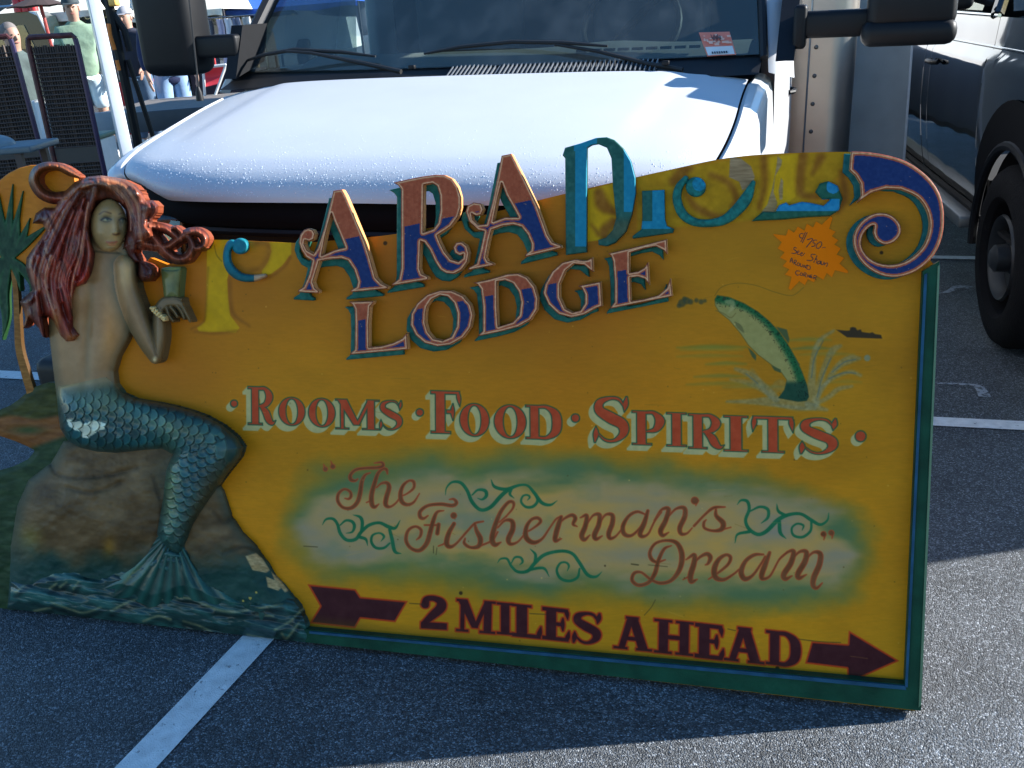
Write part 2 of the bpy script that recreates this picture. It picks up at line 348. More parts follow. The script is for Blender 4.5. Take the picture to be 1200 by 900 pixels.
# ---------- the script, brown strokes with a red edge
CA, CB, CCc, CD = Fr(370, 530, 7.5), Fr(470, 550, 6), Fr(650, 560, 6), Fr(730, 570, 4.8)
scr = [CA.c(85,148,20), CA.s([(80,135),(70,105)],[16,3]), CA.c(150,126,21), CA.s([(145,110),(133,78)],[16,3]),
 CA.s([(370,235),(345,250),(310,240),(305,200),(350,155),(430,140),(540,135),(590,120),(580,90),(515,95)],[8,18,30,26,22,20,24,26,18,5]),
 CA.s([(480,180),(435,200),(405,260),(390,360),(365,440),(310,490),(240,485),(195,430),(200,365),(250,325),(300,345),(310,385),(290,410),(255,405)],[5,18,30,34,34,28,22,26,22,16,18,22,16,5]),
 CA.s([(630,190),(620,150),(585,150),(545,190),(515,280),(490,380),(495,460),(520,480),(555,455)],[8,22,18,26,34,38,38,26,5]), CA.s([(445,442),(485,425)],[6,12]),
 CA.s([(535,310),(575,275),(625,270),(645,310),(620,400),(615,460),(650,480),(700,450),(740,400)],[8,14,26,36,38,36,18,12,10]),
 CA.s([(740,390),(800,365),(860,315),(860,260),(820,250),(770,290),(745,360),(755,430),(800,460),(860,440),(912,362)],[8,10,18,22,14,24,34,36,26,16,5]),
 CB.s([(190,325),(160,345),(135,335),(135,295),(190,255),(280,245),(360,255),(390,235),(370,210),(340,212)],[5,16,24,22,18,20,22,20,14,5]),
 CB.s([(300,290),(255,300),(230,350),(205,440),(180,520),(130,570),(70,555),(35,500),(50,430),(100,402),(140,425),(135,470),(108,496)],[4,16,26,30,30,24,20,22,18,14,18,16,4]),
 CB.s([(165,392),(260,392)],[8,12]), CB.s([(264,388),(255,450)],[24,26]),
 CB.s([(262,540),(310,515),(345,440),(372,385)],[5,9,14,22]), CB.s([(372,382),(335,450),(320,520),(345,545),(390,520),(470,430),(520,380),(578,366)],[22,30,34,24,13,12,12,8]), CB.c(370,325,21),
 CB.s([(518,380),(530,430),(558,490),(545,540),(490,550),(445,520),(450,486)],[12,24,34,28,18,18,8]), CB.s([(545,543),(640,500),(680,440)],[10,10,8]),
 CB.s([(740,330),(785,275),(790,235),(755,232),(700,300),(660,400),(640,490),(660,530),(702,513)],[8,12,18,20,24,32,36,30,6]), CB.s([(690,372),(740,330)],[6,9]),
 CB.s([(680,410),(730,360),(780,365),(785,420),(755,490),(770,525),(820,510),(865,460)],[8,14,28,34,34,22,11,8]),
 CB.s([(860,450),(920,420),(980,370),(960,342),(915,355),(880,410),(880,480),(930,515),(990,490),(1040,420),(1090,350),(1130,330)],[8,10,18,20,18,26,34,28,15,10,10,10]),
 CCc.s([(45,275),(30,320),(10,390),(5,440),(48,428)],[22,32,34,28,5]), CCc.s([(20,330),(70,285),(122,262),(145,285),(130,325),(158,342)],[8,14,22,26,18,5]),
 CCc.s([(180,280),(225,265),(215,340),(190,405),(210,435),(248,402)],[6,24,32,34,24,5]), CCc.s([(220,335),(270,265),(315,262),(310,330),(280,400),(292,430),(335,408)],[8,13,28,32,34,24,5]), CCc.s([(310,330),(355,262),(405,262),(405,320),(380,390),(390,425),(430,410),(480,350)],[8,13,26,32,32,24,12,8]),
 CCc.s([(640,258),(580,238),(520,270),(480,340),(490,395),(540,405),(600,350),(640,270)],[8,16,20,28,28,18,12,12]), CCc.s([(655,232),(630,320),(600,390),(620,412),(660,390),(700,310),(750,240)],[20,30,32,22,12,10,10]),
 CCc.s([(700,300),(750,225),(800,220),(780,300),(745,370),(760,405),(802,383)],[8,14,28,32,34,24,5]), CCc.s([(785,290),(850,220),(910,212),(915,270),(880,350),(890,393),(930,390),(967,352)],[8,13,26,32,32,24,12,5]),
 CCc.c(985,160,26), CCc.s([(1005,160),(992,196)],[18,3]), CCc.s([(980,338),(1060,255),(1120,210),(1198,205)],[14,14,18,7]),
 CD.s([(523,125),(525,165),(563,205),(555,240),(510,250),(460,235),(455,205),(468,188)],[8,20,28,24,13,13,13,4]), CD.s([(550,245),(607,230)],[8,4]),
 CCc.s([(822,476),(770,500),(730,580),(705,670),(660,735),(590,755),(545,720),(560,670),(610,665),(670,710),(740,740),(820,720),(880,640),(895,540),(860,460),(790,440),(710,460),(670,520),(680,570),(720,592),(778,576)],[4,18,24,28,22,20,22,20,13,15,18,22,32,36,28,17,16,20,24,16,5]),
 CD.s([(355,412),(400,385),(400,430),(380,500),(385,535),(418,523)],[5,20,28,30,24,4]), CD.s([(395,440),(430,400),(472,380),(492,400),(480,432),(463,442)],[6,12,20,24,14,4]), CD.s([(338,524),(375,505)],[4,8]),
 CD.s([(482,522),(530,490),(590,440),(605,400),(580,385),(540,410),(515,460),(520,510),(565,525),(620,495),(652,468)],[5,10,14,18,14,22,30,28,17,10,8]),
 CD.s([(790,383),(740,385),(690,420),(665,480),(685,520),(730,500),(780,430),(800,395)],[8,16,20,28,26,14,10,10]), CD.s([(825,373),(800,440),(780,500),(790,520),(830,500),(880,410),(925,368)],[16,28,28,18,10,8,8]),
 CD.s([(880,410),(930,368),(960,368),(945,430),(905,495),(915,520),(952,503)],[7,12,24,30,30,22,4]), CD.s([(945,420),(990,370),(1030,368),(1025,420),(985,490),(992,515),(1032,496)],[7,12,24,30,30,22,4]), CD.s([(1020,420),(1070,372),(1110,380),(1105,440),(1075,510),(1070,555),(1090,572),(1122,543)],[7,12,26,30,30,24,15,4]),
 CD.c(1128,268,15), CD.s([(1138,270),(1130,300)],[12,3]), CD.c(1172,261,15), CD.s([(1182,262),(1176,292)],[12,3])]
for o in scr:
    paint(lambda X, Y: sd(X, Y, [o])-.45, bb([o]), (138, 62, 40), 1.1, .95)
for o in scr: paint(lambda X, Y: sd(X, Y, [o])+.55, bb([o]), smear((88, 56, 38), 10, 9.), 1.3, .92)
flo = [CB.s([(312,180),(320,130),(360,90),(420,95),(465,150),(500,230),(560,285),(630,265),(700,190),(760,140),(830,112),(890,115),(940,170),(990,235),(1050,250),(1098,220)],[3,10,16,22,24,26,24,26,28,26,18,16,24,24,18,3]), CB.s([(500,180),(540,145),(590,150),(600,185),(570,212),(538,203)],[10,16,24,24,14,4]), CB.s([(633,72),(655,120),(720,140),(770,130)],[4,20,24,16]), CB.s([(775,140),(765,175),(795,203)],[20,18,3]), CB.s([(940,170),(960,220),(930,260),(880,265),(845,230),(855,190),(885,180),(905,195),(888,218)],[14,20,20,18,16,14,13,14,4]),
 CA.s([(58,638),(90,590),(150,585),(190,630),(215,710),(270,770),(350,765),(400,700),(470,640),(560,620),(640,655),(700,665),(742,598)],[4,18,24,26,30,28,30,30,28,26,32,24,4]), CA.s([(215,640),(265,600),(320,610),(340,650),(320,700),(266,712)],[12,20,26,28,18,4]), CA.s([(328,550),(390,570),(410,620),(400,700)],[4,26,30,24]), CA.s([(385,745),(440,765),(457,822)],[28,24,3]), CA.s([(650,680),(670,760),(695,870),(752,892)],[28,32,30,4]), CA.s([(650,800),(600,840),(530,840),(490,790),(500,730),(560,710),(600,740),(573,783)],[16,22,24,24,20,16,22,4]),
 CB.s([(678,658),(700,630),(745,630),(775,680),(820,720),(890,715),(940,660),(1010,600),(1120,575),(1200,590),(1250,650),(1310,740),(1370,755),(1412,720)],[3,12,16,18,20,24,26,24,22,22,24,24,18,3]), CB.s([(775,660),(800,620),(840,620),(855,650),(833,672)],[8,14,16,16,4]), CB.s([(908,560),(945,600),(940,660)],[4,20,22]), CB.s([(880,715),(960,695),(1010,700),(1042,755)],[16,20,18,3]), CCc.s([(175,640),(160,700),(100,725),(40,705),(15,650),(40,600),(80,595),(100,620),(88,655)],[14,18,20,20,18,15,14,15,4]),
 CD.s([(643,102),(665,78),(700,85),(710,130),(690,190),(710,240),(760,270),(810,250),(870,190),(930,160),(1000,155),(1060,190),(1110,215),(1150,190),(1158,148)],[3,12,18,18,18,20,20,22,24,20,17,20,16,11,3]), CD.s([(715,140),(770,115),(815,130),(815,175),(778,207)],[8,14,18,16,4]), CD.s([(865,98),(875,140),(920,165)],[3,16,16]), CD.s([(630,318),(645,270),(710,255)],[3,13,18]), CD.s([(880,200),(885,260),(917,294)],[20,20,3]), CD.s([(1060,195),(1055,250),(1010,285),(960,275),(950,235),(980,210),(1015,220),(1008,247)],[13,15,15,14,12,11,12,4])]
for o in flo: pops([o], smear((18, 84, 64), 8, 12.), 1.1, .95)
# ---------- 2 MILES AHEAD and the arrows
M5, M6, M7, M8 = Fr(350, 670, 6), Fr(520, 680, 6), Fr(700, 700, 6), Fr(870, 720, 5.4545)
mil = [Glyph('2', *M5.p([(855,160),(1052,172),(852,398)])), Glyph('M', *M6.p([(90,128),(368,150),(85,358)])), Glyph('I', *M6.p([(372,153),(492,163),(372,378)])), Glyph('L', *M6.p([(480,163),(690,184),(480,394)])), Glyph('E', *M6.p([(692,184),(892,206),(690,414)])), Glyph('S', *M6.p([(905,212),(1118,232),(898,440)])),
       Glyph('A', *M7.p([(118,124),(392,150),(112,358)])), Glyph('H', *M7.p([(400,148),(680,176),(396,388)])), Glyph('E', *M7.p([(686,176),(898,200),(682,422)])), Glyph('A', *M7.p([(900,196),(1188,228),(888,442)])), Glyph('D', *M8.p([(150,98),(372,124),(148,318)]))]
arr = [M5.P([(62,88),(400,122),(436,176),(768,206),(680,356),(436,330),(398,398),(76,362),(150,242)]), M8.P([(442,172),(674,190),(680,103),(1003,297),(672,442),(668,346),(400,314)])]
RO, PU = (140, 48, 22), smear((48, 20, 30), 6, 8.)
for g in mil: paint(lambda X, Y: g(X, Y)-1.5, g.box, RO, 1.6, pad=5)
for o in arr: pops([o], RO, 1.4)
for g in mil: paint(lambda X, Y: g(X, Y)+.2, g.box, PU, 1.2)
for o in arr: paint(lambda X, Y: sd(X, Y, [o])+2., bb([o]), PU, 1.2)
# ---------- leaping trout, splash, line and boat
K = Fr(780, 330, 4.4444)
for y, x0, x1, c, a_ in [(338,60,420,(78,100,50),.6),(350,80,400,(96,112,58),.45),(385,60,400,(84,104,56),.35),(425,210,420,(78,104,60),.5),(490,150,420,(70,100,66),.45),(530,110,480,(84,104,60),.4),(545,300,620,(90,110,74),.4),(345,660,860,(70,96,66),.6),(300,640,860,(84,104,60),.5),(375,700,980,(90,108,70),.35),(520,860,1020,(96,106,60),.35)]:
    pops([K.s([(x0,y+6),((x0+x1)/2,y),(x1,y+4)],[6,20,6])], c, 4.5, a_)
SPL = (104, 110, 98)
for p, w_, a_ in [([(745,640),(760,540),(770,400),(800,310),(875,255)],[40,44,30,24,14],.75), ([(780,640),(800,540),(830,440),(870,360),(910,335)],[40,34,32,36,20],.7), ([(780,620),(840,520),(900,440),(960,405),(1010,400)],[20,26,34,44,18],.75), ([(800,560),(880,500),(960,470),(1015,488)],[12,20,22,18],.7), ([(780,640),(850,600),(900,560),(970,545)],[20,26,26,16],.7), ([(575,610),(500,540),(430,480),(365,455)],[40,44,34,20],.7), ([(560,600),(440,530),(340,510)],[20,30,16],.55), ([(540,600),(520,560),(450,460)],[14,20,20],.4), ([(320,625),(450,625),(560,625),(680,640),(760,650),(840,668)],[14,30,54,50,40,16],.75), ([(560,640),(680,660),(780,665)],[10,26,12],.6), ([(560,570),(600,540),(640,600)],[40,60,30],.4)]:
    pops([K.s(p, w_)], smear(SPL, 26, 3.), 3.6, a_*.82)
pops([K.c(1050,398,17)], (96, 112, 112), 2, .8)
for p in [[(790,600),(815,500),(860,400)], [(760,500),(775,400),(820,310)], [(870,470),(930,420),(990,405)], [(480,530),(420,480)], [(850,505),(930,475),(990,478)]]: pops([K.s(p, 7)], (62, 84, 92), 1.6, .6)
fish = K.P([(255,92),(268,70),(330,80),(410,113),(480,155),(540,205),(590,258),(640,330),(680,400),(712,470),(738,540),(748,600),(735,622),(690,627),(585,607),(618,562),(630,512),(600,470),(540,425),(480,380),(430,330),(390,270),(330,200),(280,160),(258,125)])
back = K.s([(262,75),(400,108),(490,160),(560,225),(620,310),(670,400),(705,480),(735,580)], 1)[1]
def fcol(X, Y, d):
    b = sd_stroke(X, Y, back); t = sst(3.5, 10.5, b)[..., None]; c = np.array([22, 76, 52])*(1-t)+np.array([116, 118, 82])*t
    tail = sst(330+505/4.444, 330+540/4.444, Y)[..., None]; c = c*(1-tail)+np.array([22, 56, 50])*tail
    sp = ((fbm(X/1.3, Y/1.3, 8, 2) > .66) & (b < 11))[..., None]; return np.where(sp, c*.55, c)+(fbm(X/4, Y/4, 2)-.5)[..., None]*14
pops([fish], (60, 66, 42), 1.6); paint(lambda X, Y: sd(X, Y, [fish])+.5, bb([fish]), fcol, 1.)
for P_ in [[(575,235),(632,250),(645,300),(640,322)], [(428,342),(450,360),(472,385),(470,412),(450,392)], [(548,434),(600,458),(600,476),(566,462)], [(680,405),(700,432),(692,445)]]: pops([K.P(P_)], (52, 70, 52), 1.3, .95)
pops([K.s([(362,212),(385,235),(405,262)],[8,24,8])], (84, 88, 62), 1.2)
pops([K.c(306,89,9)], (30, 50, 40), 1.); pops([K.s([(318,105),(345,110),(348,135),(330,160)],[20,30,22,8])], (134, 138, 112), 3, .6)
pops([K.s([(262,150),(300,165),(340,188),(365,165)],[4,5,5,5])], (84, 80, 50), 1.4, .8)
pops([K.s([(255,75),(290,30),(370,8),(470,20),(570,55),(660,72),(720,30)],3)], (78, 66, 26), 1., .8)
pops([K.P([(888,250),(940,256),(960,254),(962,240),(975,236),(990,240),(998,254),(1016,248),(1022,262),(1062,268),(1078,264),(1090,273),(1122,278),(1128,297),(945,290)])], (44, 38, 30), 1.2)
for x, y, r in [(85,112,20),(110,100,18),(130,105,14),(98,90,12),(160,98,11),(185,105,13),(205,100,9),(70,125,12)]: pops([K.c(x, y, r)], (44, 56, 50), 2.5, .75)
# ---------- wear: screw holes, cracks, scratches, fly specks
for x, y, r in [(451.5,285,2.4),(1033,296,2.1),(888,786,1.8),(911,783,2.4),(540,695,2.2),(709,663,1)]: pops([PX.c(x, y, r)], (38, 30, 16), 1.2, .9)
for p, w_ in [([(480,707),(496,708)],1), ([(621,719),(640,720)],1), ([(936,749),(962,752),(985,753)],1.), ([(853,737),(862,739)],1), ([(768,703),(763,712),(755,721)],.8), ([(740,661),(748,662)],1.6), ([(760,662),(782,664)],.8), ([(356,640),(372,641)],1), ([(508,640),(508,648)],1), ([(512,642),(511,650)],.8)]: pops([PX.s(p, w_)], (46, 44, 26), 1.2, .75)
rs = np.random.RandomState(4)
for _ in range(160):
    x, y = rs.uniform(180, 1070), rs.uniform(290, 800); pops([PX.c(x, y, rs.uniform(.3, .9))], (60, 46, 18) if rs.rand() < .7 else (170, 150, 96), 1.3, rs.uniform(.25, .8))
for _ in range(46):
    x, y = rs.uniform(250, 1050), rs.uniform(300, 800); l, a_ = rs.uniform(4, 26), rs.uniform(-.4, .4); pops([PX.s([(x, y), (x+l*math.cos(a_), y+l*math.sin(a_)+1)], .5)], (96, 74, 24) if rs.rand() < .6 else (166, 140, 70), 1., rs.uniform(.2, .5))
edge = sst(.035, .0, TT-.05)[..., None]*.4; img[:] = img*(1-edge)+np.array([70, 60, 22])*edge
lin = alb(np.clip(img, 0, 255)); enc = np.ones((NJ, NI, 4), np.float32); enc[..., :3] = l2s(lin)
bimg = bpy.data.images.new('sign_board_paint', NI, NJ, alpha=False, float_buffer=False); bimg.pixels.foreach_set(enc.ravel()); bimg.update(); bimg.pack()
del enc, lin, g1, g2, g3, nz, nz2, cc
mb_ = mat('painted_board', (.5, .4, .1), .5, spec=.12, bump=.1, bscale=60); t_ = mb_.node_tree
for l_ in list(bsdf(mb_).inputs['Base Color'].links): t_.links.remove(l_)
ti = t_.nodes.new('ShaderNodeTexImage'); ti.image = bimg; ti.interpolation = 'Cubic'; uvn = t_.nodes.new('ShaderNodeUVMap'); uvn.uv_map = 'UV'
t_.links.new(uvn.outputs[0], ti.inputs[0]); t_.links.new(ti.outputs[0], bsdf(mb_).inputs['Base Color'])
bsdf(mb_).inputs['Coat Roughness'].default_value = .18

def flat_panel(name, poly, h0, h1, m, parent, hp=0.):
    """polygon in survey pixels on the board plane raised by hp, as a slab between h0 and h1 (h1 the face)"""
    P = np.array(poly, float); s, t = p2s(P[:, 0], P[:, 1], hp)
    top = S3(s, t, np.full(len(s), h1))-SO; bot = S3(s, t, np.full(len(s), h0))-SO; n = len(s)
    from mathutils.geometry import tessellate_polygon
    T = tessellate_polygon([[Vector((a, b, 0)) for a, b in zip(s, t)]])
    ar = lambda f: (s[f[1]]-s[f[0]])*(t[f[2]]-t[f[0]])-(s[f[2]]-s[f[0]])*(t[f[1]]-t[f[0]])
    T = [f if ar(f) > 0 else f[::-1] for f in T]
    F = [tuple(f) for f in T]+[tuple(i+n for i in f[::-1]) for f in T]; cw = sum(s[i]*t[(i+1) % n]-s[(i+1) % n]*t[i] for i in range(n)) > 0
    for i in range(n):
        j = (i+1) % n; F.append((i, n+i, n+j, j) if cw else (j, n+j, n+i, i))
    o = mesh(name, list(top)+list(bot), F, m, parent)
    uv = o.data.uv_layers.new(name='UV'); ss = np.concatenate([s, s]); tt = np.concatenate([t, t])
    vi = np.zeros(len(o.data.loops), np.int32); o.data.loops.foreach_get('vertex_index', vi)
    uv.data.foreach_set('uv', np.stack([(ss[vi]-IS0)/(NI*RES), (tt[vi]-IT0)/(NJ*RES)], 1).astype(np.float32).ravel()); return o
_topedge = [(p[0], p[1]) for p in crom([(226,282),(260,281),(307,283),(350,284.5),(400,281),(450,276),(500,268),(560,254),(630,235),(700,218),(780,200),(853,185),(923,179.5),(992,178),(1010,181)], 5)]
board = flat_panel('board', _topedge+[(1040,190),(1075,210),(1096,245),(1099,280),(1090,305),(1096,312),(1072,833),(358,752),(10,713),(30,560),(75,520),(75,440),(100,380),(150,330),(176,302),(196,310),(216,306),(224,296)], -.018, 0., mb_, sign)

# ---------- sculpted pieces: a fine grid trimmed to its outline, raised to its own height field, with sides down to the board
def vcmat(name, rough=.35, coat=.4, bump=.0, bscale=60, spec=.2):
    m = mat(name, (.5, .5, .5), rough, coat=coat, spec=spec, bump=bump, bscale=bscale); t = m.node_tree
    for l in list(bsdf(m).inputs['Base Color'].links): t.links.remove(l)
    v = t.nodes.new('ShaderNodeVertexColor'); v.layer_name = 'Col'; t.links.new(v.outputs[0], bsdf(m).inputs['Base Color'])
    bsdf(m).inputs['Coat Roughness'].default_value = .08
    return m
VC = vcmat('painted_relief', .5, .0, .12, 90, .15); VCG = vcmat('varnished_relief', .34, .25, .06, 120); VCS = vcmat('satin_relief', .42, .08, .08, 110, .25)
def relief(name, fn, box, hf, cf, m, parent, step=1., base=0., side=None):
    xs = np.arange(box[0]-2*step, box[2]+2*step, step); ys = np.arange(box[1]-2*step, box[3]+2*step, step)
    X, Y = np.meshgrid(xs, ys); S = fn(X, Y); gy, gx = np.gradient(S, step)
    gl = np.hypot(gx, gy)+1e-6; out = (S > 0) & (S < step*1.5)
    X2 = np.where(out, X-S*gx/gl, X); Y2 = np.where(out, Y-S*gy/gl, Y); S2 = np.minimum(S, 0)
    ok = S < step*1.15
    q = ok[:-1, :-1] & ok[1:, :-1] & ok[:-1, 1:] & ok[1:, 1:] & ((S[:-1, :-1] < 0) | (S[1:, :-1] < 0) | (S[:-1, 1:] < 0) | (S[1:, 1:] < 0))
    used = np.zeros(S.shape, bool)
    for a_, b_ in ((0, 0), (1, 0), (0, 1), (1, 1)): used[a_:a_+q.shape[0], b_:b_+q.shape[1]] |= q
    idx = -np.ones(S.shape, int); idx[used] = np.arange(used.sum())
    x, y, d = X2[used], Y2[used], S2[used]
    H = hf(x, y, d) if callable(hf) else np.full(x.shape, float(hf))
    s, t = p2s(x, y, H); P = S3(s, t, H)-SO
    C = cf(x, y, d) if callable(cf) else np.tile(np.array(cf, float), (len(x), 1))
    jj, ii = np.nonzero(q); a_ = idx[jj, ii]; b_ = idx[jj, ii+1]; c_ = idx[jj+1, ii+1]; d_ = idx[jj+1, ii]
    F = np.stack([a_, d_, c_, b_], 1)
    E = np.concatenate([F[:, [0, 1]], F[:, [1, 2]], F[:, [2, 3]], F[:, [3, 0]]]); key = E[:, 0].astype(np.int64)*10**7+E[:, 1]; rk = E[:, 1].astype(np.int64)*10**7+E[:, 0]
    B = E[~np.isin(key, rk)]; bv = np.unique(B); n = len(P); m1 = np.full(n, -1); m1[bv] = n+np.arange(len(bv)); m2 = np.full(n, -1); m2[bv] = n+len(bv)+np.arange(len(bv))
    Pb = S3(s[bv], t[bv], np.full(len(bv), base))-SO
    V = np.concatenate([P, P[bv], Pb]); sidec = C[bv]*.9 if side is None else np.tile(np.array(side, float), (len(bv), 1))
    CO = np.concatenate([C, sidec, sidec]); SF = np.stack([m1[B[:, 1]], m1[B[:, 0]], m2[B[:, 0]], m2[B[:, 1]]], 1)
    FF = np.concatenate([F, SF]); me = bpy.data.meshes.new(name)
    me.vertices.add(len(V)); me.vertices.foreach_set('co', V.astype(np.float32).ravel())
    me.loops.add(FF.size); me.loops.foreach_set('vertex_index', FF.astype(np.int32).ravel())
    me.polygons.add(len(FF)); me.polygons.foreach_set('loop_start', np.arange(0, FF.size, 4, dtype=np.int32)); me.polygons.foreach_set('loop_total', np.full(len(FF), 4, np.int32))
    me.update(calc_edges=True); me.validate(); me.shade_smooth()
    ca = me.color_attributes.new('Col', 'FLOAT_COLOR', 'POINT'); L = np.ones((len(V), 4), np.float32); L[:, :3] = alb(np.clip(CO, 0, 255)); ca.data.foreach_set('color', L.ravel())
    me.materials.append(m); return link(name, me, parent)
def ops_fn(ops): return lambda X, Y: sd(X, Y, ops)
def rounded(h0, h1, R): return lambda x, y, d: h0+(h1-h0)*np.sqrt(np.clip(1-(1-np.clip(-d/R, 0, 1))**2, 0, 1))
def shiftops(ops, dx, dy):
    out = []
    for o in ops: q = np.array(o[1], float); q[:, 0] += dx; q[:, 1] += dy; out.append((o[0], q))
    return out
# raised letters
L2, L4, L5, L7, L8 = Fr(340, 180, 7.5), Fr(450, 190, 5.625), Fr(530, 170, 5.625), Fr(460, 300, 6.6667), Fr(620, 270, 6.6667)
lets = [
 ('letter_a', 0, [('p', np.array([(390.7,223.5),(401,222),(405,229),(414,250),(427.5,283),(433,300),(440,325),(446.5,332),(454.7,335.8),(453.8,338.4),(411,342.5),(411,340),(418,335.8),(419.3,330),(414.7,316),(407.6,305.6),(400,303),(386,304),(374,306),(366.7,330.4),(369.3,337.6),(373.8,341),(372.9,343.8),(348.9,342.4),(349.8,339.7),(356,335.8),(362,321.6),(365.8,305.6),(358.5,301.5),(353,293),(350,284),(351.6,275.3),(356,269.5),(361,267.5),(366.5,269),(369,274),(367.5,280.5),(362.5,283),(357.3,281.5),(356.5,286),(360,293.3),(367.5,297.5),(372,290.7),(380,266.7),(386.7,240)])), ('-p', np.array([(388.4,250),(391.3,258.7),(398.7,276),(404.3,290),(398,291.3),(391.6,293),(382.7,297),(376.8,299.5),(381.3,276),(385,262)]))]),
 ('letter_r', 0, [L4.P([(62,135),(150,115),(250,95),(340,83),(400,85),(450,110),(485,160),(505,230),(505,300),(488,360),(440,425),(352,483),(370,530),(400,590),(440,640),(490,655),(520,632),(523,607),(500,617),(468,600),(455,562),(475,530),(510,524),(545,550),(561,600),(550,660),(510,712),(460,738),(410,733),(370,710),(335,655),(300,580),(265,530),(242,522),(235,700),(247,735),(290,755),(290,775),(50,815),(55,800),(98,770),(112,700),(113,180),(95,155)]), ('-p', L4.P([(262,150),(320,140),(350,160),(368,220),(370,320),(355,400),(325,440),(258,464)])[1])]),
 ('letter_a', 0, [L5.P([(325,70),(390,57),(402,78),(480,230),(560,400),(600,510),(628,590),(660,640),(717,660),(722,678),(480,738),(482,720),(518,692),(522,655),(495,590),(455,540),(400,525),(330,535),(260,560),(240,640),(222,740),(235,765),(274,780),(272,793),(103,825),(108,808),(160,780),(185,690),(210,570),(170,560),(110,505),(88,440),(100,400),(140,378),(190,385),(205,425),(190,460),(155,468),(128,452),(135,490),(170,525),(225,520),(265,370),(300,200)]), ('-p', L5.P([(325,250),(355,330),(400,410),(435,475),(350,475),(270,503),(290,400),(310,310)])[1])]),
 ('letter_l', 1, [F3.P([(385,470),(550,465),(548,480),(526,502),(518,620),(520,770),(600,762),(680,740),(740,710),(768,675),(775,785),(395,820),(398,808),(425,785),(428,620),(425,520),(410,490)])]),
 ('letter_o', 1, [L7.P([(145,450),(190,370),(270,300),(370,268),(460,270),(550,310),(610,380),(630,460),(610,560),(550,640),(450,695),(350,707),(250,680),(180,620),(140,540)]), ('-p', L7.P([(258,450),(268,395),(305,340),(370,308),(430,318),(480,370),(505,450),(500,550),(460,630),(390,660),(320,645),(275,590),(255,520)])[1])]),
 ('letter_d', 1, [L7.P([(630,208),(760,180),(900,140),(980,135),(1050,165),(1110,240),(1137,330),(1130,420),(1080,500),(980,555),(850,590),(670,627),(676,612),(705,585),(705,400),(690,260),(665,225)]), ('-p', L7.P([(815,200),(880,190),(940,215),(985,280),(1002,360),(990,460),(940,515),(825,552),(815,400)])[1])]),
 ('letter_g', 1, [L8.P([(495,210),(500,325),(475,308),(430,270),(350,262),(285,315),(240,420),(240,520),(280,610),(340,640),(400,625),(435,570),(435,500),(410,450),(382,433),(558,400),(570,592),(520,610),(430,660),(330,682),(230,655),(150,580),(110,490),(125,420),(180,320),(260,250),(360,225),(430,235),(462,230)])]),
 ('letter_e', 1, [L8.P([(618,180),(830,130),(1075,68),(1080,190),(1050,155),(990,125),(900,140),(785,175),(785,330),(850,320),(900,290),(930,245),(940,428),(905,380),(850,363),(790,370),(797,552),(900,535),(1010,505),(1075,450),(1105,375),(1120,515),(635,612),(640,595),(668,560),(668,400),(655,240),(640,200)])])]
def letter_col(row):
    def f(x, y, d):
        sp = (280-.21*(x-405)) if row == 0 else (376-.19*(x-418)) if row == 1 else np.full(x.shape, -1e3)
        n = fbm(x/3., y/3., 12)[..., None]-.5; n1 = fbm(x/1.2, y/9., 14)[..., None]-.5
        ter = np.array([118, 62, 48])+n*22+n1*10; blu = np.array([16, 36, 94])+n*16
        edge = np.array([92, 52, 46])+n*30; crm = np.array([168, 146, 134])+n*50
        c = np.where((y > sp)[..., None], blu, ter); k = 3.9 if row < 2 else 4.3
        c = np.where((d > -k)[..., None], ter*1.05, c)
        ln = np.exp(-((d+1.75)/.72)**2)[..., None]*.92; c = c*(1-ln)+crm*ln
        c = np.where((d > -.75)[..., None], edge, c)
        chip = (fbm(x/2.6, y/2.6, 44)[..., None] > .84); return np.where(chip, np.array([120, 104, 92]), c)
    return f
TEAL = lambda x, y, d: np.array([20, 76, 84])+(fbm(x/5, y/5, 3)-.5)[..., None]*36
_i = 0
def cham(h, r=.8): return lambda x, y, d: h-.004*np.clip(1+d/r, 0, 1)**2
for nm, row, ops in lets:
    lo_ = relief(nm, ops_fn(ops), bb(ops), cham(.034), letter_col(row), VC, sign, .62, .0125, side=(150, 120, 92))
    sh = shiftops(ops, -5.0 if row == 0 else -4.6, 8.6 if row == 0 else 6.0)
    relief('shadow_layer', ops_fn(sh), bb(sh), cham(.0125, 1.), TEAL, VC, lo_, .9, .0005, side=(24, 70, 74))
# remnants of the lost letters: only their turquoise backing boards are left
BRI = np.array([16, 100, 150])
def dcol(x, y, d):
    X = (x-640)*5.625; Y = (y-150)*5.625; n = (fbm(x/4, y/4, 31)-.5)[..., None]
    b = ((X > 190) & (X < 272) & (Y < 780)) | ((X > 512) & (Y < 552) & (Y > 100)) | ((Y < 150) & (X > 185) & (X < 335))
    c = np.where(b[..., None], BRI+n*16, np.array([26, 72, 80])+n*30)
    mid = ((X > 120) & (X < 190) & (Y > 420) & (Y < 700))[..., None]; c = np.where(mid, c*.75+np.array([14, 84, 110])*.25, c)
    low = sst(780, 700, 0*X+Y)*((X > 300))*sst(560, 640, Y); c = c*(1-.35*low[..., None])+np.array([84, 60, 36])*.35*low[..., None]
    return c
dops = [F6.P([(125,130),(230,100),(330,65),(400,60),(450,78),(510,135),(560,220),(588,330),(590,430),(565,570),(525,685),(455,757),(400,780),(345,772),(343,738),(395,722),(440,670),(462,590),(450,480),(440,380),(430,200),(400,130),(340,105),(300,112),(270,130),(268,400),(266,820),(130,838),(128,500),(125,200),(108,180)])]
relief('backing_letter_d', ops_fn(dops), bb(dops), cham(.016, 1.), dcol, VC, sign, .75, .0005, side=(20, 50, 60))
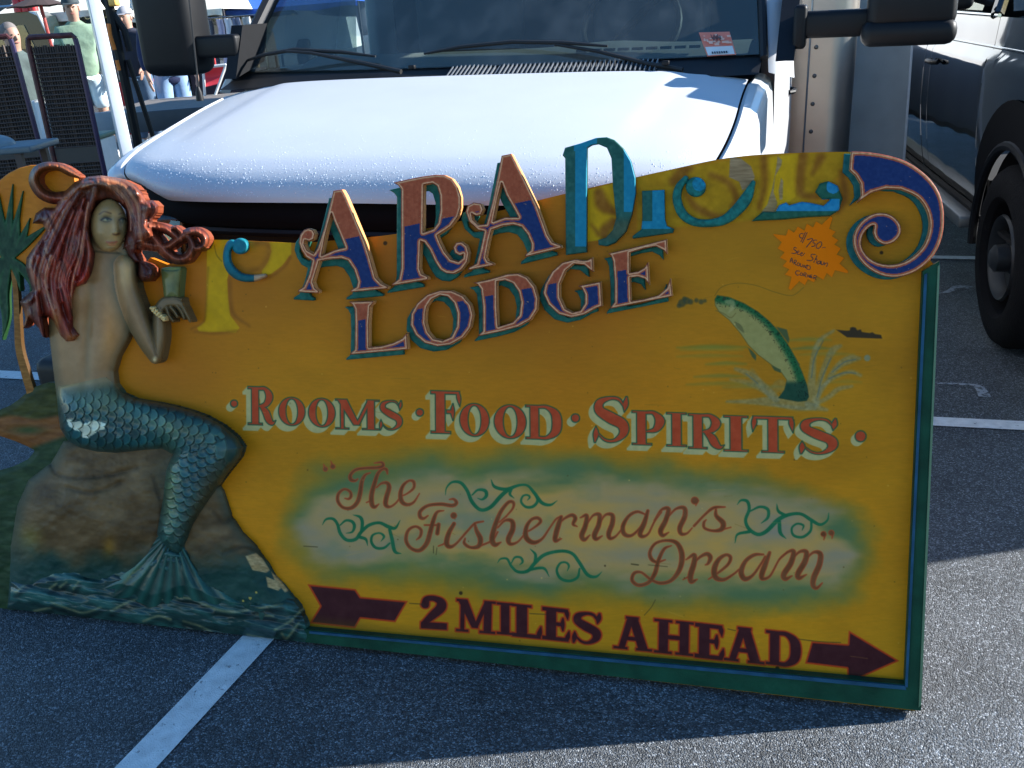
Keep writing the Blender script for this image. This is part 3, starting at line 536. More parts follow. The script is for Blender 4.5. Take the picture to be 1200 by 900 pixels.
iops = [F6.P([(632,415),(780,408),(783,600),(795,645),(842,665),(835,692),(570,730),(570,712),(628,668),(634,600)])]
relief('backing_letter_i', ops_fn(iops), bb(iops), cham(.014, 1.), lambda x, y, d: np.where(((((x-640)*5.625 > 700) | (y > 150+615/5.625)) & (y < 150+662/5.625+(x-790)*-.02))[..., None], BRI, np.array([24, 70, 78]))+(fbm(x/4, y/4, 3)-.5)[..., None]*24, VC, sign, .75, .0005, side=(20, 50, 60))
sops = [F1.s([(128,212),(85,270),(73,350),(108,440),(180,490),(270,500),(370,480),(450,420),(515,340),(560,240)],[34,50,56,60,54,50,60,72,74,30]), F1.c(193,268,64)]
relief('backing_letter_s', ops_fn(sops), bb(sops), rounded(.006, .014, 3), lambda x, y, d: np.where((np.hypot(x-(780+215/5.4545), y-(170+250/5.4545)) < 8)[..., None], BRI, np.array([20, 84, 96]))*(1+(fbm(x/4, y/4, 3)-.5)[..., None]*.6), VC, sign, .75, .0005)
eops = [F1.P([(548,487),(620,425),(700,428),(725,385),(770,365),(790,385),(870,362),(930,370),(1010,388),(1055,345),(1000,348),(955,300),(985,245),(1040,230),(1100,260),(1132,340),(1110,415),(1050,455),(900,462),(750,477)])]
def ecol(x, y, d):
    Y = (y-170)*5.4545; X = (x-780)*5.4545; b = ((Y < 422) & (X > 705) & (X < 1110) & (Y > 345)) | (np.hypot(X-1070, Y-268) < 42)
    return np.where(b[..., None], np.array([24, 104, 168]), np.array([22, 72, 70]))+(fbm(x/4, y/4, 3)-.5)[..., None]*26
relief('backing_letter_e', ops_fn(eops), bb(eops), rounded(.006, .015, 2.5), ecol, VC, sign, .75, .0005)
cops = [F7.s([(395,120),(350,110),(318,170),(320,260),(360,330),(430,378),(530,388),(620,368)],[60,66,56,62,70,66,58,34]), F7.c(425,128,66)]
relief('backing_letter_p', ops_fn(cops), bb(cops), rounded(.006, .02, 3), lambda x, y, d: np.where((x > 298)[..., None], np.array([130, 116, 110]), np.array([14, 88, 124])+sst(300, 325, y)[..., None]*np.array([0, -16, -26]))+(fbm(x/4, y/4, 3)-.5)[..., None]*20, VC, sign, .75, .0005)
# corner scroll
Q = Fr(980, 170, 5.2929)
scl = [Q.P([(92,40),(200,45),(320,65),(440,105),(560,190),(640,300),(667,430),(655,570),(600,690),(500,780),(380,820),(270,805),(170,740),(115,650),(108,560),(150,480),(220,430),(290,420),(350,440),(395,490),(400,550),(360,600),(300,618),(250,590),(230,540),(235,500),(205,510),(165,560),(158,630),(205,700),(290,738),(390,735),(480,690),(550,610),(580,500),(560,400),(500,320),(400,275),(310,270),(220,295),(125,362),(155,310),(150,240),(120,190),(82,155)])]
# smooth the traced outline
scl = [('p', np.array([tuple(p) for p in scl[0][1][:1]]+[tuple(p) for p in crom([tuple(p) for p in scl[0][1][:38]], 3)]+[tuple(p) for p in scl[0][1][38:]]))]
so_ = relief('corner_scroll', ops_fn(scl), bb(scl), cham(.036), letter_col(2), VC, sign, .7, .012, side=(140, 118, 96))
shs = shiftops(scl, -8.2, 2.6)
relief('shadow_layer', ops_fn(shs), bb(shs), cham(.012, 1.), lambda x, y, d: np.array([16, 74, 92])+(fbm(x/5, y/5, 3)-.5)[..., None]*30, VC, so_, .9, .0005)
# frame rails with their inner bead
gm = mat('green_frame_paint', (.008, .060, .030), .5, spec=.15, var=.35, vscale=14, bump=.15); bl = mat('blue_bead_paint', (.015, .075, .13), .5, spec=.2, var=.3)
r1 = flat_panel('bottom_rail', [(356,737.5),(1060,802),(1079.5,833),(358,752.5)], .0005, .024, gm, sign, .024)
flat_panel('bead', [(363,739.5),(1061,803.5),(1062,808),(363,742)], .0242, .029, bl, r1, .026)
r2 = flat_panel('right_rail', [(1081.5,318),(1101,306),(1079.5,833),(1060,802)], .0005, .0236, gm, sign, .024)
flat_panel('bead', [(1083,322),(1086.5,320),(1063.5,805),(1060.5,804)], .0242, .029, bl, r2, .026)
flat_panel('bead', [(1099,312),(1101.5,310),(1079.5,826),(1076.5,829)], .0242, .027, mat('edge_paint', (.12, .2, .1), .4), r2, .026)
# price star
stz = Fr(895, 245, 9)
star_pts = [(100,262),(235,280),(262,210),(320,250),(360,185),(430,228),(455,155),(520,195),(552,130),(612,165),(705,75),(725,95),(690,208),(758,238),(718,285),(785,328),(745,375),(812,415),(768,480),(848,515),(798,575),(890,655),(885,675),(750,645),(720,718),(665,675),(628,745),(560,705),(530,770),(465,740),(435,802),(375,760),(285,853),(262,840),(295,715),(225,690),(270,635),(200,600),(245,548),(172,512),(220,455),(148,415),(190,350),(105,275)]
stobj = empty('price_star', tuple(SO), 0, 'orange starburst price card with handwriting stuck on the sign beside the blue scroll', 'price card')
om = mat('orange_card', (1., .20, .006), .8, spec=.0, var=.01); bsdf(om).inputs['Emission Strength'].default_value = 0
flat_panel('card', stz.p(star_pts), .0012, .0022, om, stobj, .002)
ink = [([(420,262),(392,258),(375,285),(395,305),(415,300)],7), ([(440,245),(392,345)],7), ([(458,248),(408,355)],7),
 ([(458,322),(500,312),(515,322),(480,365),(450,402)],8), ([(560,330),(530,328),(520,355),(540,362),(535,390),(505,395)],7), ([(595,345),(560,372),(555,405),(580,415),(608,385),(610,352),(590,345)],7), ([(622,408),(648,405)],6),
 ([(345,412),(325,402),(318,425),(345,445),(330,468),(295,465)],7), ([(352,462),(372,452),(368,440),(350,455),(358,478),(378,478)],6), ([(385,478),(408,468),(402,458),(388,472),(392,492),(410,490),(432,465)],6),
 ([(545,480),(505,478),(500,500),(520,520),(500,545),(455,540)],7), ([(562,492),(528,562)],7), ([(540,535),(560,525),(560,555),(552,572)],6), ([(592,545),(572,555),(570,580),(592,570),(598,548),(598,580)],7), ([(608,550),(608,585),(630,580),(635,558)],7), ([(645,568),(638,592)],6), ([(645,580),(665,568),(675,580),(660,608)],6),
 ([(278,560),(295,515),(308,568)],7), ([(285,545),(305,547)],6), ([(318,582),(325,540),(345,545),(338,562),(325,565),(342,592)],6), ([(362,565),(350,585),(368,600),(380,580),(365,565)],6), ([(390,575),(386,600),(405,608),(412,585)],6), ([(420,618),(425,590),(440,622),(445,595)],6), ([(460,590),(455,632),(485,635),(490,605),(450,592)],6),
 ([(378,655),(348,652),(335,675),(355,698),(375,692)],7), ([(392,672),(385,695),(405,700),(412,680),(395,672)],6), ([(420,705),(428,672),(448,680),(440,695),(428,695),(448,718)],6), ([(462,718),(465,692),(480,720),(485,695)],6), ([(512,695),(492,698),(490,722),(512,725),(495,710),(508,710)],6), ([(525,738),(532,700),(555,705),(548,722),(532,722),(552,742)],6)]
iv = MB(); im = mat('marker_ink', (.02, .012, .012), .6)
for k_, (p_, w_) in enumerate(ink):
    c_ = crom([(*q_, w_) for q_ in stz.p(p_)], 3)
    for a_, b_ in zip(c_[:-1], c_[1:]):
        d_ = np.array([b_[0]-a_[0], b_[1]-a_[1]]); l_ = np.hypot(*d_)+1e-6; n_ = np.array([-d_[1], d_[0]])/l_*(w_/9*.55); e_ = d_/l_*.25
        q_ = [a_[:2]-n_-e_, b_[:2]-n_+e_, b_[:2]+n_+e_, a_[:2]+n_-e_]; s_, t2 = p2s(np.array([v[0] for v in q_]), np.array([v[1] for v in q_]), .0025)
        z_ = .0024+.00004*((len(iv.F) % 9)); V_ = S3(s_, t2, np.full(4, z_))-SO; iv.add(V_, [(3, 2, 1, 0)])
iv.build('handwriting', im, stobj)

# ------------------------------------------------------------------ mermaid, rock, waves, palm island
def nzv(x, y, s, seed, o=3): return (fbm(x/s, y/s, seed, o)-.5)[..., None]
# left cut-out: sun disc with palm, island
sunp = ('p', np.array([(-30,250),(-18,226),(0,211),(10,203),(22,197),(36,193.5),(58,193),(86,203),(92,225),(85,300),(60,345),(45,352),(36,345),(34,330),(31,318),(20,310),(8,314),(-4,322),(-20,318)]))
leaves = [PX.s([(10,303),(9,280),(15,216)],[11,12,1]), PX.s([(10,303),(16,275),(27,224)],[8,9,1]), PX.s([(12,303),(19,280),(23,254)],[7,8,1]), PX.s([(14,300),(26,280),(35,256)],[8,9,1]), PX.s([(10,303),(3,275),(-2,226)],[12,13,1]), PX.s([(14,300),(31,284),(58,262)],[9,10,1]), PX.s([(10,303),(-10,280),(-24,262)],[10,12,2]),
          PX.s([(12,305),(26,315),(38,333),(34,350)],[10,11,8,1]), PX.s([(10,305),(4,340),(6,372),(3,398)],[10,12,8,1]), PX.s([(8,305),(-8,330),(-12,372)],[12,12,2]), PX.s([(12,306),(20,322),(24,341)],[6,7,1]), PX.s([(9,306),(-14,312),(-30,332)],[10,12,2])]
trunk = PX.s([(14,308),(18,340),(20,380),(22,410),(30,440),(37,465),(40,492)],[5,6,7,8,9,10,14])
relief('sun_disc', ops_fn([sunp]), bb([sunp]), cham(.002), lambda x, y, d: np.array([142, 92, 20])+nzv(x, y, 40, 3)*30+nzv(x, y*3, 7, 4)*14, VC, sign, 1.1, -.016, side=(110, 74, 30))
pf = relief('palm_leaves', ops_fn(leaves), bb(leaves), cham(.008), lambda x, y, d: np.array([22, 48, 40])+nzv(x*2, y, 6, 7)*34+sst(-4, -1, d)[..., None]*np.array([4, 14, 6]), VC, sign, .8, -.008, side=(20, 50, 36))
relief('palm_trunk', ops_fn([trunk]), bb([trunk]), (lambda x, y, d: .006+0*d), lambda x, y, d: np.array([100, 72, 36])+nzv(x, y*4, 6, 8)*46, VC, sign, .9, -.006, side=(50, 40, 26))
isl = ('p', np.array([(-45,492),(-20,486),(0,480),(12,475),(22,468),(30,461),(42,453),(56,448),(75,450),(84,520),(90,560),(40,620),(18,716),(-48,709),(-50,600),(-45,562),(0,551),(17,546),(33,538),(41,528),(32,523),(18,517),(0,511),(-45,506)]))
def icol(x, y, d):
    g = np.array([40, 48, 22]); s_ = np.array([88, 60, 36]); g2_ = np.array([28, 50, 38])
    a = sst(486, 492, y+np.sin(x/9)*2)[..., None]; b = sst(520, 528, y-(x-40)*-.35)[..., None]
    c = g*(1-a)+s_*a; c = c*(1-b)+g2_*b; c = c+nzv(x, y*3, 12, 9)*34
    k = (np.exp(-((x-33)**2/300.+(y-504)**2/20.))*.8)[..., None]; return c*(1-k)+np.array([30, 56, 34])*k
relief('island_panel', ops_fn([isl]), bb([isl]), lambda x, y, d: .002+.006*np.clip(-d/6, 0, 1)+.004*fbm(x/14, y/7, 4), icol, VC, sign, 1.1, -.016)
# rock
rk = [PX.P([(74,516),(110,512),(150,512),(205,516),(235,535),(262,575),(272,605),(285,625),(297,636),(312,655),(323,675),(334,686),(345,700),(353,712),(358,735),(360,752),(8,713),(10,690),(12,640),(20,592),(33,562),(60,541)])]
def cracks(x, y):
    c = 0
    for P_ in [[(80,572),(100,577),(118,575),(140,566)], [(60,545),(68,556),(90,560),(130,556),(160,548)], [(262,648),(285,640),(300,645),(312,655)], [(250,600),(262,612),(272,606)], [(180,560),(190,600),(180,640)]]:
        c = c+np.exp(-(sd_stroke(x, y, PX.s(P_, .5)[1])/2.6)**2)
    return np.clip(c, 0, 1)*.4
def rkh(x, y, d):
    R = 34; b = np.sqrt(np.clip(1-(1-np.clip(-d/R, 0, 1))**2, 0, 1)); big = np.exp(-(((x-90)/70)**2+((y-600)/46)**2)); r2_ = np.exp(-(((x-275)/36)**2+((y-660)/40)**2))
    return .004+.026*b+.044*big*b+.020*r2_*b+.016*(fbm(x/34, y/26, 61)-.5)*b+.006*(fbm(x/9, y/7, 62)-.5)*b-.009*cracks(x, y)
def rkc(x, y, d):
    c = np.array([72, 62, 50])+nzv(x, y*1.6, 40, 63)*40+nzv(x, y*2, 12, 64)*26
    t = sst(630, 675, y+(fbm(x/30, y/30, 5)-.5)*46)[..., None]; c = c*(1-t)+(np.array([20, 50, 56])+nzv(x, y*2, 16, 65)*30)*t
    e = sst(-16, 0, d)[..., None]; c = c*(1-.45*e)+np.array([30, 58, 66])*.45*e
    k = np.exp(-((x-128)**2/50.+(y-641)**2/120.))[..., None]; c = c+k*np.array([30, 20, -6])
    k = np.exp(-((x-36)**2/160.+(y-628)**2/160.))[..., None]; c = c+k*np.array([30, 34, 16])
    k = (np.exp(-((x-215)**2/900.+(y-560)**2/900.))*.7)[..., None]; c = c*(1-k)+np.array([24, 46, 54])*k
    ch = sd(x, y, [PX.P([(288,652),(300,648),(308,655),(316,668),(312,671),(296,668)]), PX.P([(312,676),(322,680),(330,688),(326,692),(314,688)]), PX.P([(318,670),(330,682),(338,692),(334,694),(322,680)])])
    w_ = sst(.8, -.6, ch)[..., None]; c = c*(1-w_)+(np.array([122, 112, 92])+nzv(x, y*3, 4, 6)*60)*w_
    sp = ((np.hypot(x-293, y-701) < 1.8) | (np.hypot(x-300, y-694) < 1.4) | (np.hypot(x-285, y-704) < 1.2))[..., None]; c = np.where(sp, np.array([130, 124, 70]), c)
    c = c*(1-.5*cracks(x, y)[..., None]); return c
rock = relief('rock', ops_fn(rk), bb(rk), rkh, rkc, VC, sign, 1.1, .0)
# waves washing round the rock
crest = [[(18,694),(40,678),(62,674)], [(100,672),(122,668),(140,674),(160,678)], [(158,676),(172,676),(205,688)], [(60,706),(82,714),(98,718),(118,712)], [(130,716),(155,704),(190,702)], [(208,700),(226,702),(238,708),(260,716),(285,716),(330,708)], [(168,728),(185,722),(200,726)], [(215,728),(235,734),(250,742)], [(40,716),(60,712)], [(322,738),(340,728),(352,716)], [(330,742),(336,748),(350,730)], [(300,720),(320,722)], [(290,744),(308,748)], [(86,690),(92,682)], [(58,690),(66,684)], [(70,688),(78,682)]]
wv = [PX.P([(12,700),(13,682),(30,676),(55,672),(85,668),(112,672),(145,669),(170,655),(195,636),(212,640),(224,660),(246,684),(280,700),(315,703),(338,697),(350,712),(357,728),(361,753),(8,713)])]
def wfl(x, y): return fbm((x+y*1.4)/46, (y-x*.25)/9, 81, 3)
def crs(x, y, w_):
    c = 0*x
    for P_ in crest: c = np.maximum(c, np.exp(-(sd_stroke(x, y, PX.s(P_, .5)[1])/w_)**2))
    return c
def wvh(x, y, d): return -.002+ .022+.018*np.clip(-d/10, 0, 1)+.020*(wfl(x, y)-.5)+.010*sst(690, 650, y)
def wvc(x, y, d):
    f = wfl(x, y)[..., None]; c = np.array([18, 36, 44])*(1-f)+np.array([26, 64, 74])*f; c = c+(sst(.52, .7, wfl(x+3, y))[..., None])*np.array([8, 16, 18])+nzv(x, y*2, 8, 82)*20
    k = (crs(x, y, 1.3)*(.35+1.1*fbm(x/7, y/5, 88)))[..., None]; k = np.clip(k, 0, 1); c = c*(1-.7*k)+np.array([108, 114, 100])*.7*k
    k2 = crs(x-1, y-5, 3.)[..., None]; return c*(1-.4*k2)
relief('waves', ops_fn(wv), bb(wv), wvh, wvc, VCG, rock, 1., .0)
# body: back, neck, face, arms and hand in one skin
E5, E6 = Fr(90, 190, 5.625), Fr(90, 290, 5.625)
torso = PX.P([(96,285),(108,278),(122,282),(140,285),(152,296),(160,310),(162,340),(158,370),(150,398),(139,418),(134,435),(136,450),(150,470),(110,492),(70,488),(66,462),(62,430),(58,395),(56,360),(70,310)])
arm = PX.s([(146,312),(149,340),(160,372),(171,398),(182,419)],[27,27,27,22,15])
fore = PX.s([(183,418),(186,395),(186,375),(187,362)],[15,17,15,11])
hand = [PX.s([(186,362),(194,354),(206,354),(212,356)],[12,13,11,8]), PX.s([(208,354),(214,360),(219,369),(223,376)],[8,6,5,4]), PX.s([(206,357),(212,364),(216,373)],[6,5,4]), PX.s([(200,360),(205,366),(208,371)],[6,5,4]), PX.s([(195,361),(198,370),(203,376)],[6,5,4]), PX.s([(190,362),(200,350),(213,351)],[7,6,4])]
face = ('e', (127.5, 264, 21.5, 31)); neck = PX.P([(108,280),(146,282),(150,300),(104,300)])
body_ops = [torso, arm, fore, face, neck]+hand
def comp(o, x, y, R, h0, h1): d = sd(x, y, [o]); b = np.clip(-d/R, 0, 1); b = .6*np.sqrt(np.clip(1-(1-b)**2, 0, 1))+.4*b*(2-b); return np.where(d < .3, h0+(h1-h0)*b, 0)
def gs(x, y, cx, cy, rx, ry, a=0.):
    c, s_ = math.cos(a), math.sin(a); u = (x-cx)*c+(y-cy)*s_; v = -(x-cx)*s_+(y-cy)*c; return np.exp(-(u/rx)**2-(v/ry)**2)
def facerel(x, y):
    return (.0065*gs(x,y,135.5,266,3.0,9,-.12)+.007*gs(x,y,136.5,272.5,4,3.2)+.004*gs(x,y,131,284.5,6.5,2.2)-.0055*gs(x,y,124.5,257,6,3.6)-.005*gs(x,y,143,257.5,4.2,3.2)
            +.0035*gs(x,y,124.5,257.2,3.6,1.9)+.003*gs(x,y,143,257.6,2.6,1.8)+.005*gs(x,y,127,292,7,4)+.004*gs(x,y,117,272,8,8)-.003*gs(x,y,131,288.6,5,1.3)+.005*gs(x,y,128,244,14,6))
def bodyh(x, y, d):
    t = comp(torso, x, y, 30, .016, .040); spine = .006*gs(x, y, 104, 380, 6, 70, .06)
    h = t-spine*(t > .02)+.008*gs(x, y, 92, 345, 16, 20)*(t > .02)
    for o, R, h1 in [(arm, 13, .058), (fore, 8, .046), (neck, 16, .034)]: h = np.maximum(h, comp(o, x, y, R, .024, h1))
    for o in hand: h = np.maximum(h, comp(o, x, y, 3.2, .024, .040))
    fd = sd(x, y, [face]); fh = np.where(fd < 0, .030+.030*np.sqrt(np.clip(1-(1-np.clip(-fd/20, 0, 1))**2, 0, 1)), 0)+np.where(fd < 0, facerel(x, y), 0)
    return np.maximum(h, fh)
def ln(x, y, pts, w_): return np.exp(-(sd_stroke(x, y, PX.s(pts, .3)[1])/w_)**2)
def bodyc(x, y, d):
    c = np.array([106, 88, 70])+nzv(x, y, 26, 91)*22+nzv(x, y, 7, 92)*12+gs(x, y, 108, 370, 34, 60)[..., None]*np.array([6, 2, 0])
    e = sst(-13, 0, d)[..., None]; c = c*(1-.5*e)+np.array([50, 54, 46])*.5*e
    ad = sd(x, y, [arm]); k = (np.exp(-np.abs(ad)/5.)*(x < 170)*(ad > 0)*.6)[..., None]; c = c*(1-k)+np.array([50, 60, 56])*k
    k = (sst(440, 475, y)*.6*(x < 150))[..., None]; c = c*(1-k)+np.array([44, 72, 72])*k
    c = c+gs(x, y, 148, 322, 9, 20)[..., None]*np.array([36, 36, 28])+gs(x, y, 128, 385, 9, 30)[..., None]*np.array([22, 10, -6])  # highlight on the upper arm put into the skin colour
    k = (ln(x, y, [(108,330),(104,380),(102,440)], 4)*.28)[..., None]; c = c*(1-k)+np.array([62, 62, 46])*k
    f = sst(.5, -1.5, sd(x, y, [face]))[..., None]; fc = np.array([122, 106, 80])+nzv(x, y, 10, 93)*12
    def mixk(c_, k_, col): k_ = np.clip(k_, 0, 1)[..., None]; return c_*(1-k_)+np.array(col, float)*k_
    fc = mixk(fc, .85*sst(134, 148, x), (62, 62, 50)); fc = mixk(fc, .5*gs(x,y,118,282,8,12), (80, 72, 56)); fc = mixk(fc, .5*sst(116, 106, x), (74, 66, 50)); fc = mixk(fc, .45*gs(x,y,124,244,22,6), (78, 70, 52))  # hair's shadow on the right of the face put into its colour
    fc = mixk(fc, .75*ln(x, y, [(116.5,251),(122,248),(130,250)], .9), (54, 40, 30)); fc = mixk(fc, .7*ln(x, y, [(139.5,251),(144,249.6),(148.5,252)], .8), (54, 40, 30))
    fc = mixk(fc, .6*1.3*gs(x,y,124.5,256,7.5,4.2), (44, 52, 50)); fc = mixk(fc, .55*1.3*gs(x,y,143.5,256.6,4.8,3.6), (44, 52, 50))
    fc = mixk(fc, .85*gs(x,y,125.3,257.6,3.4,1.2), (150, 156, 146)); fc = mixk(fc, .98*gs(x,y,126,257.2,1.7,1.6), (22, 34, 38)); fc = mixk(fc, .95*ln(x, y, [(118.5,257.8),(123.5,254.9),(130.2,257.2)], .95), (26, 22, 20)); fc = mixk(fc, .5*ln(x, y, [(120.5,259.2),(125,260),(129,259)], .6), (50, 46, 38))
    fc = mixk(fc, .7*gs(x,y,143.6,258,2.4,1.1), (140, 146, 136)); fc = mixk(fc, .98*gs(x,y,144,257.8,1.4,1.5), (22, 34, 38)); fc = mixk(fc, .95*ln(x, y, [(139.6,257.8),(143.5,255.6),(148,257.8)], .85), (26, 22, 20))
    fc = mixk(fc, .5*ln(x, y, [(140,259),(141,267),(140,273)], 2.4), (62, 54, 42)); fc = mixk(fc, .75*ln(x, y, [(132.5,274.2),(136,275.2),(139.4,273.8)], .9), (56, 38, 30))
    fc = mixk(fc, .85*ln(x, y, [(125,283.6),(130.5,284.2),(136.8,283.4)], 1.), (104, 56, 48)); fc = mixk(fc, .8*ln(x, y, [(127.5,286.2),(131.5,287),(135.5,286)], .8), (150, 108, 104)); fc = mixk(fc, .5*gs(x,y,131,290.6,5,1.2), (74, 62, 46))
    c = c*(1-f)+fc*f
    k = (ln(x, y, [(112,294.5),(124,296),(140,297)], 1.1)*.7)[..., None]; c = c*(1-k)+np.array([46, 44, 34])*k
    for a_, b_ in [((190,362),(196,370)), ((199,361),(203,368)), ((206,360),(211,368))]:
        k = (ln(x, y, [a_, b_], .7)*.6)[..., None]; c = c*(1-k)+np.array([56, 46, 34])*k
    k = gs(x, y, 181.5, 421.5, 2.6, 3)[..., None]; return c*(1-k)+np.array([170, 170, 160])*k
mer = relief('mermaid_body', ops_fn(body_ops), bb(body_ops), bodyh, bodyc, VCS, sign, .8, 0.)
# bracelet and tumbler
brc = [PX.c(x, y, 1.9) for x, y in [(177,361),(179,364),(181.5,366.5),(184,369),(187,371),(190,373),(192,375),(180,361),(183,364),(186,367),(189,370),(192,372)]]
relief('bracelet', ops_fn(brc), bb(brc), rounded(.046, .053, 1.9), (158, 148, 120), VCG, mer, .6, .03)
gls = [PX.P([(188.5,315.5),(190,314),(200,312.6),(211,312.6),(213,315),(211.5,332),(210,350),(192.5,350.5),(190.5,333)])]
def glc(x, y, d):
    c = np.array([70, 80, 54])+nzv(x, y*.6, 7, 95)*50+gs(x, y, 201, 322, 5, 8)[..., None]*np.array([20, 10, -4]); r_ = sst(317, 315.5, y)[..., None]; c = c*(1-r_)+np.array([96, 112, 80])*r_
    k = (ln(x, y, [(189,316),(201,317.6),(213,315.6)], .8)*.8)[..., None]; return c*(1-k)+np.array([40, 60, 46])*k
relief('tumbler', ops_fn(gls), bb(gls), rounded(.022, .034, 10), glc, VCG, mer, .7, 0., side=(60, 80, 60))
# hair
hairp = PX.P([(76,224),(88,213),(103,207),(118,205.5),(133,208),(147,211),(159,217),(167,226),(170,234),(180,235),(186,241),(185,249),(179,257),(177,263),(179,272),(176,280),(168,285),(161,286),(160,296),(166,306),(174,308),(181,314),(182,323),(176,330),(166,330),(161,322),(162,309),(157,310),(151,302),(146,292),(141,299),(146,280),(149,262),(147,246),(140,238),(126,234),(114,238),(108,250),(105,268),(108,284),(113,296),(112,310),(109,322),(102,334),(90,338),(86,352),(86,368),(88,382),(94,390),(97,386),(95,394),(88,401),(77,402),(70,394),(66,384),(62,376),(58,372),(50,371),(53,390),(54,396),(50,395),(45,384),(38,377),(34,374),(32,382),(27,385),(30,372),(27,362),(23,354),(30,347),(38,340),(34,326),(30,315),(31,302),(38,292),(46,282),(54,270),(50,262),(38,262),(42,250),(52,243),(64,244),(70,236)])
curls = [PX.s([(78,231),(62,232),(48,226),(40,212),(44,200),(56,194.5),(70,196),(82,202),(92,207)],[15,14,13,13,12,10,9,9,5]), PX.s([(164,285),(182,288),(196,289),(208,281),(220,273),(232,272),(240,279),(238,288),(229,291),(224,286)],[16,13,11,11,11,11,11,9,8,5]),
         PX.s([(170,268),(184,284),(196,297),(208,304),(220,301),(226,290),(222,279),(214,276)],[16,16,13,12,12,11,8,4]), PX.s([(176,265),(192,268),(204,275),(211,281),(213,274),(206,267),(200,268)],[12,11,10,9,8,6,4])]
guL = [[(94,214),(74,232),(56,254),(42,284),(33,312),(38,344),(30,360),(28,380)], [(98,214),(80,236),(64,262),(50,292),(42,322),(46,352),(50,392)], [(102,214),(88,240),(74,270),(62,300),(54,330),(60,362),(72,398)], [(106,214),(96,240),(86,270),(78,300),(70,330),(76,362),(92,398)], [(110,216),(102,244),(98,272),(94,300),(86,322),(82,345),(88,380)], [(112,222),(106,250),(104,275),(106,300),(100,322),(92,334),(88,344)]]
guR = [[(96,220),(114,216),(130,222),(142,234),(150,252),(152,275),(150,298)], [(98,214),(118,211),(138,216),(152,232),(160,254),(162,280),(158,304)], [(100,210),(124,207),(148,212),(162,226),(174,240),(172,262),(176,278),(166,284)], [(104,208),(126,206),(150,212),(164,222),(183,242),(176,258)], [(162,290),(168,304),(178,314),(176,326),(168,324)]]
def strands():
    out = []; rs_ = np.random.RandomState(11)
    for G_, n in ((guL, 24), (guR[:3], 15)):
        R_ = [crom([(*p, 1) for p in g], 4) for g in G_]; R_ = [r[np.linspace(0, len(r)-1, 26).astype(int)] for r in R_]
        for k in range(n):
            u = (k+rs_.uniform(.1, .9))/n*(len(R_)-1); i = min(int(u), len(R_)-2); f = u-i; P_ = R_[i]*(1-f)+R_[i+1]*f
            ph, am = rs_.uniform(0, 6), rs_.uniform(.6, 2.2); t_2 = np.linspace(0, 1, len(P_)); P_ = P_.copy(); P_[:, 0] += (am*1.5)*np.sin(ph+t_2*11)*t_2; a0, a1 = sorted(rs_.uniform(0, 1, 2)); a1 = max(a1, min(1, a0+.4))
            P_ = P_[int(a0*20):max(int(a1*26), int(a0*20)+4)]; out.append((P_, rs_.uniform(1.4, 5.0), rs_.rand()))
    for c_ in curls:
        for o_ in (-.02,):
            P_ = c_[1].copy(); d_ = np.gradient(P_[:, :2], axis=0); n_ = np.stack([-d_[:, 1], d_[:, 0]], 1)/(np.hypot(d_[:, 0], d_[:, 1])[:, None]+1e-6); w_ = P_[:, 2:3].copy(); P_[:, :2] += n_*w_*o_; out.append((P_, 4.2, .46))
    for g in guR[3:]: out.append((crom([(*p, 1) for p in g], 3), 2.4, rs_.rand()))
    return out
STR = strands()
def sfield(x, y):
    H_ = np.zeros(x.shape); C_ = np.zeros(x.shape); Dk = np.zeros(x.shape)
    for P_, w_, r_ in STR:
        x0, y0, x1, y1 = P_[:, 0].min()-9, P_[:, 1].min()-9, P_[:, 0].max()+9, P_[:, 1].max()+9; k = (x > x0) & (x < x1) & (y > y0) & (y < y1)
        if not k.any(): continue
        d_ = sd_stroke(x[k], y[k], np.concatenate([P_[:, :2], np.full((len(P_), 1), .1)], 1)); g = np.exp(-(d_/w_)**2); H_[k] = np.maximum(H_[k], g); 
        if r_ > .45: C_[k] = np.maximum(C_[k], np.exp(-(d_/(w_*.5))**2)*(r_ if r_ > .72 else .35))
        if r_ < .4: Dk[k] = np.maximum(Dk[k], np.exp(-(d_/(w_*.7))**2))
    return H_, C_, Dk
def lumps(x, y): return gs(x,y,178,243,9,8)+gs(x,y,172,272,8,10)+.8*gs(x,y,162,224,9,9)+.7*gs(x,y,172,320,8,8)+.6*gs(x,y,120,216,26,8)+.5*gs(x,y,60,300,20,26)+.5*gs(x,y,96,326,10,8)+.5*gs(x,y,70,360,12,22)
def hrh(x, y, d):
    H_, C_, Dk = sfield(x, y); b = np.sqrt(np.clip(1-(1-np.clip(-d/9, 0, 1))**2, 0, 1)); cu = sst(.5, -3, sd(x, y, [hairp])); return (.020+.008*cu)+(.016+.012*cu)*b+.022*lumps(x, y)*b+.015*(H_-.5)*b+.010*(fbm((x-y*.25)/8, y/20, 37)-.5)+.004*(fbm((x-y*.25)/2.2, y/14, 38)-.5)
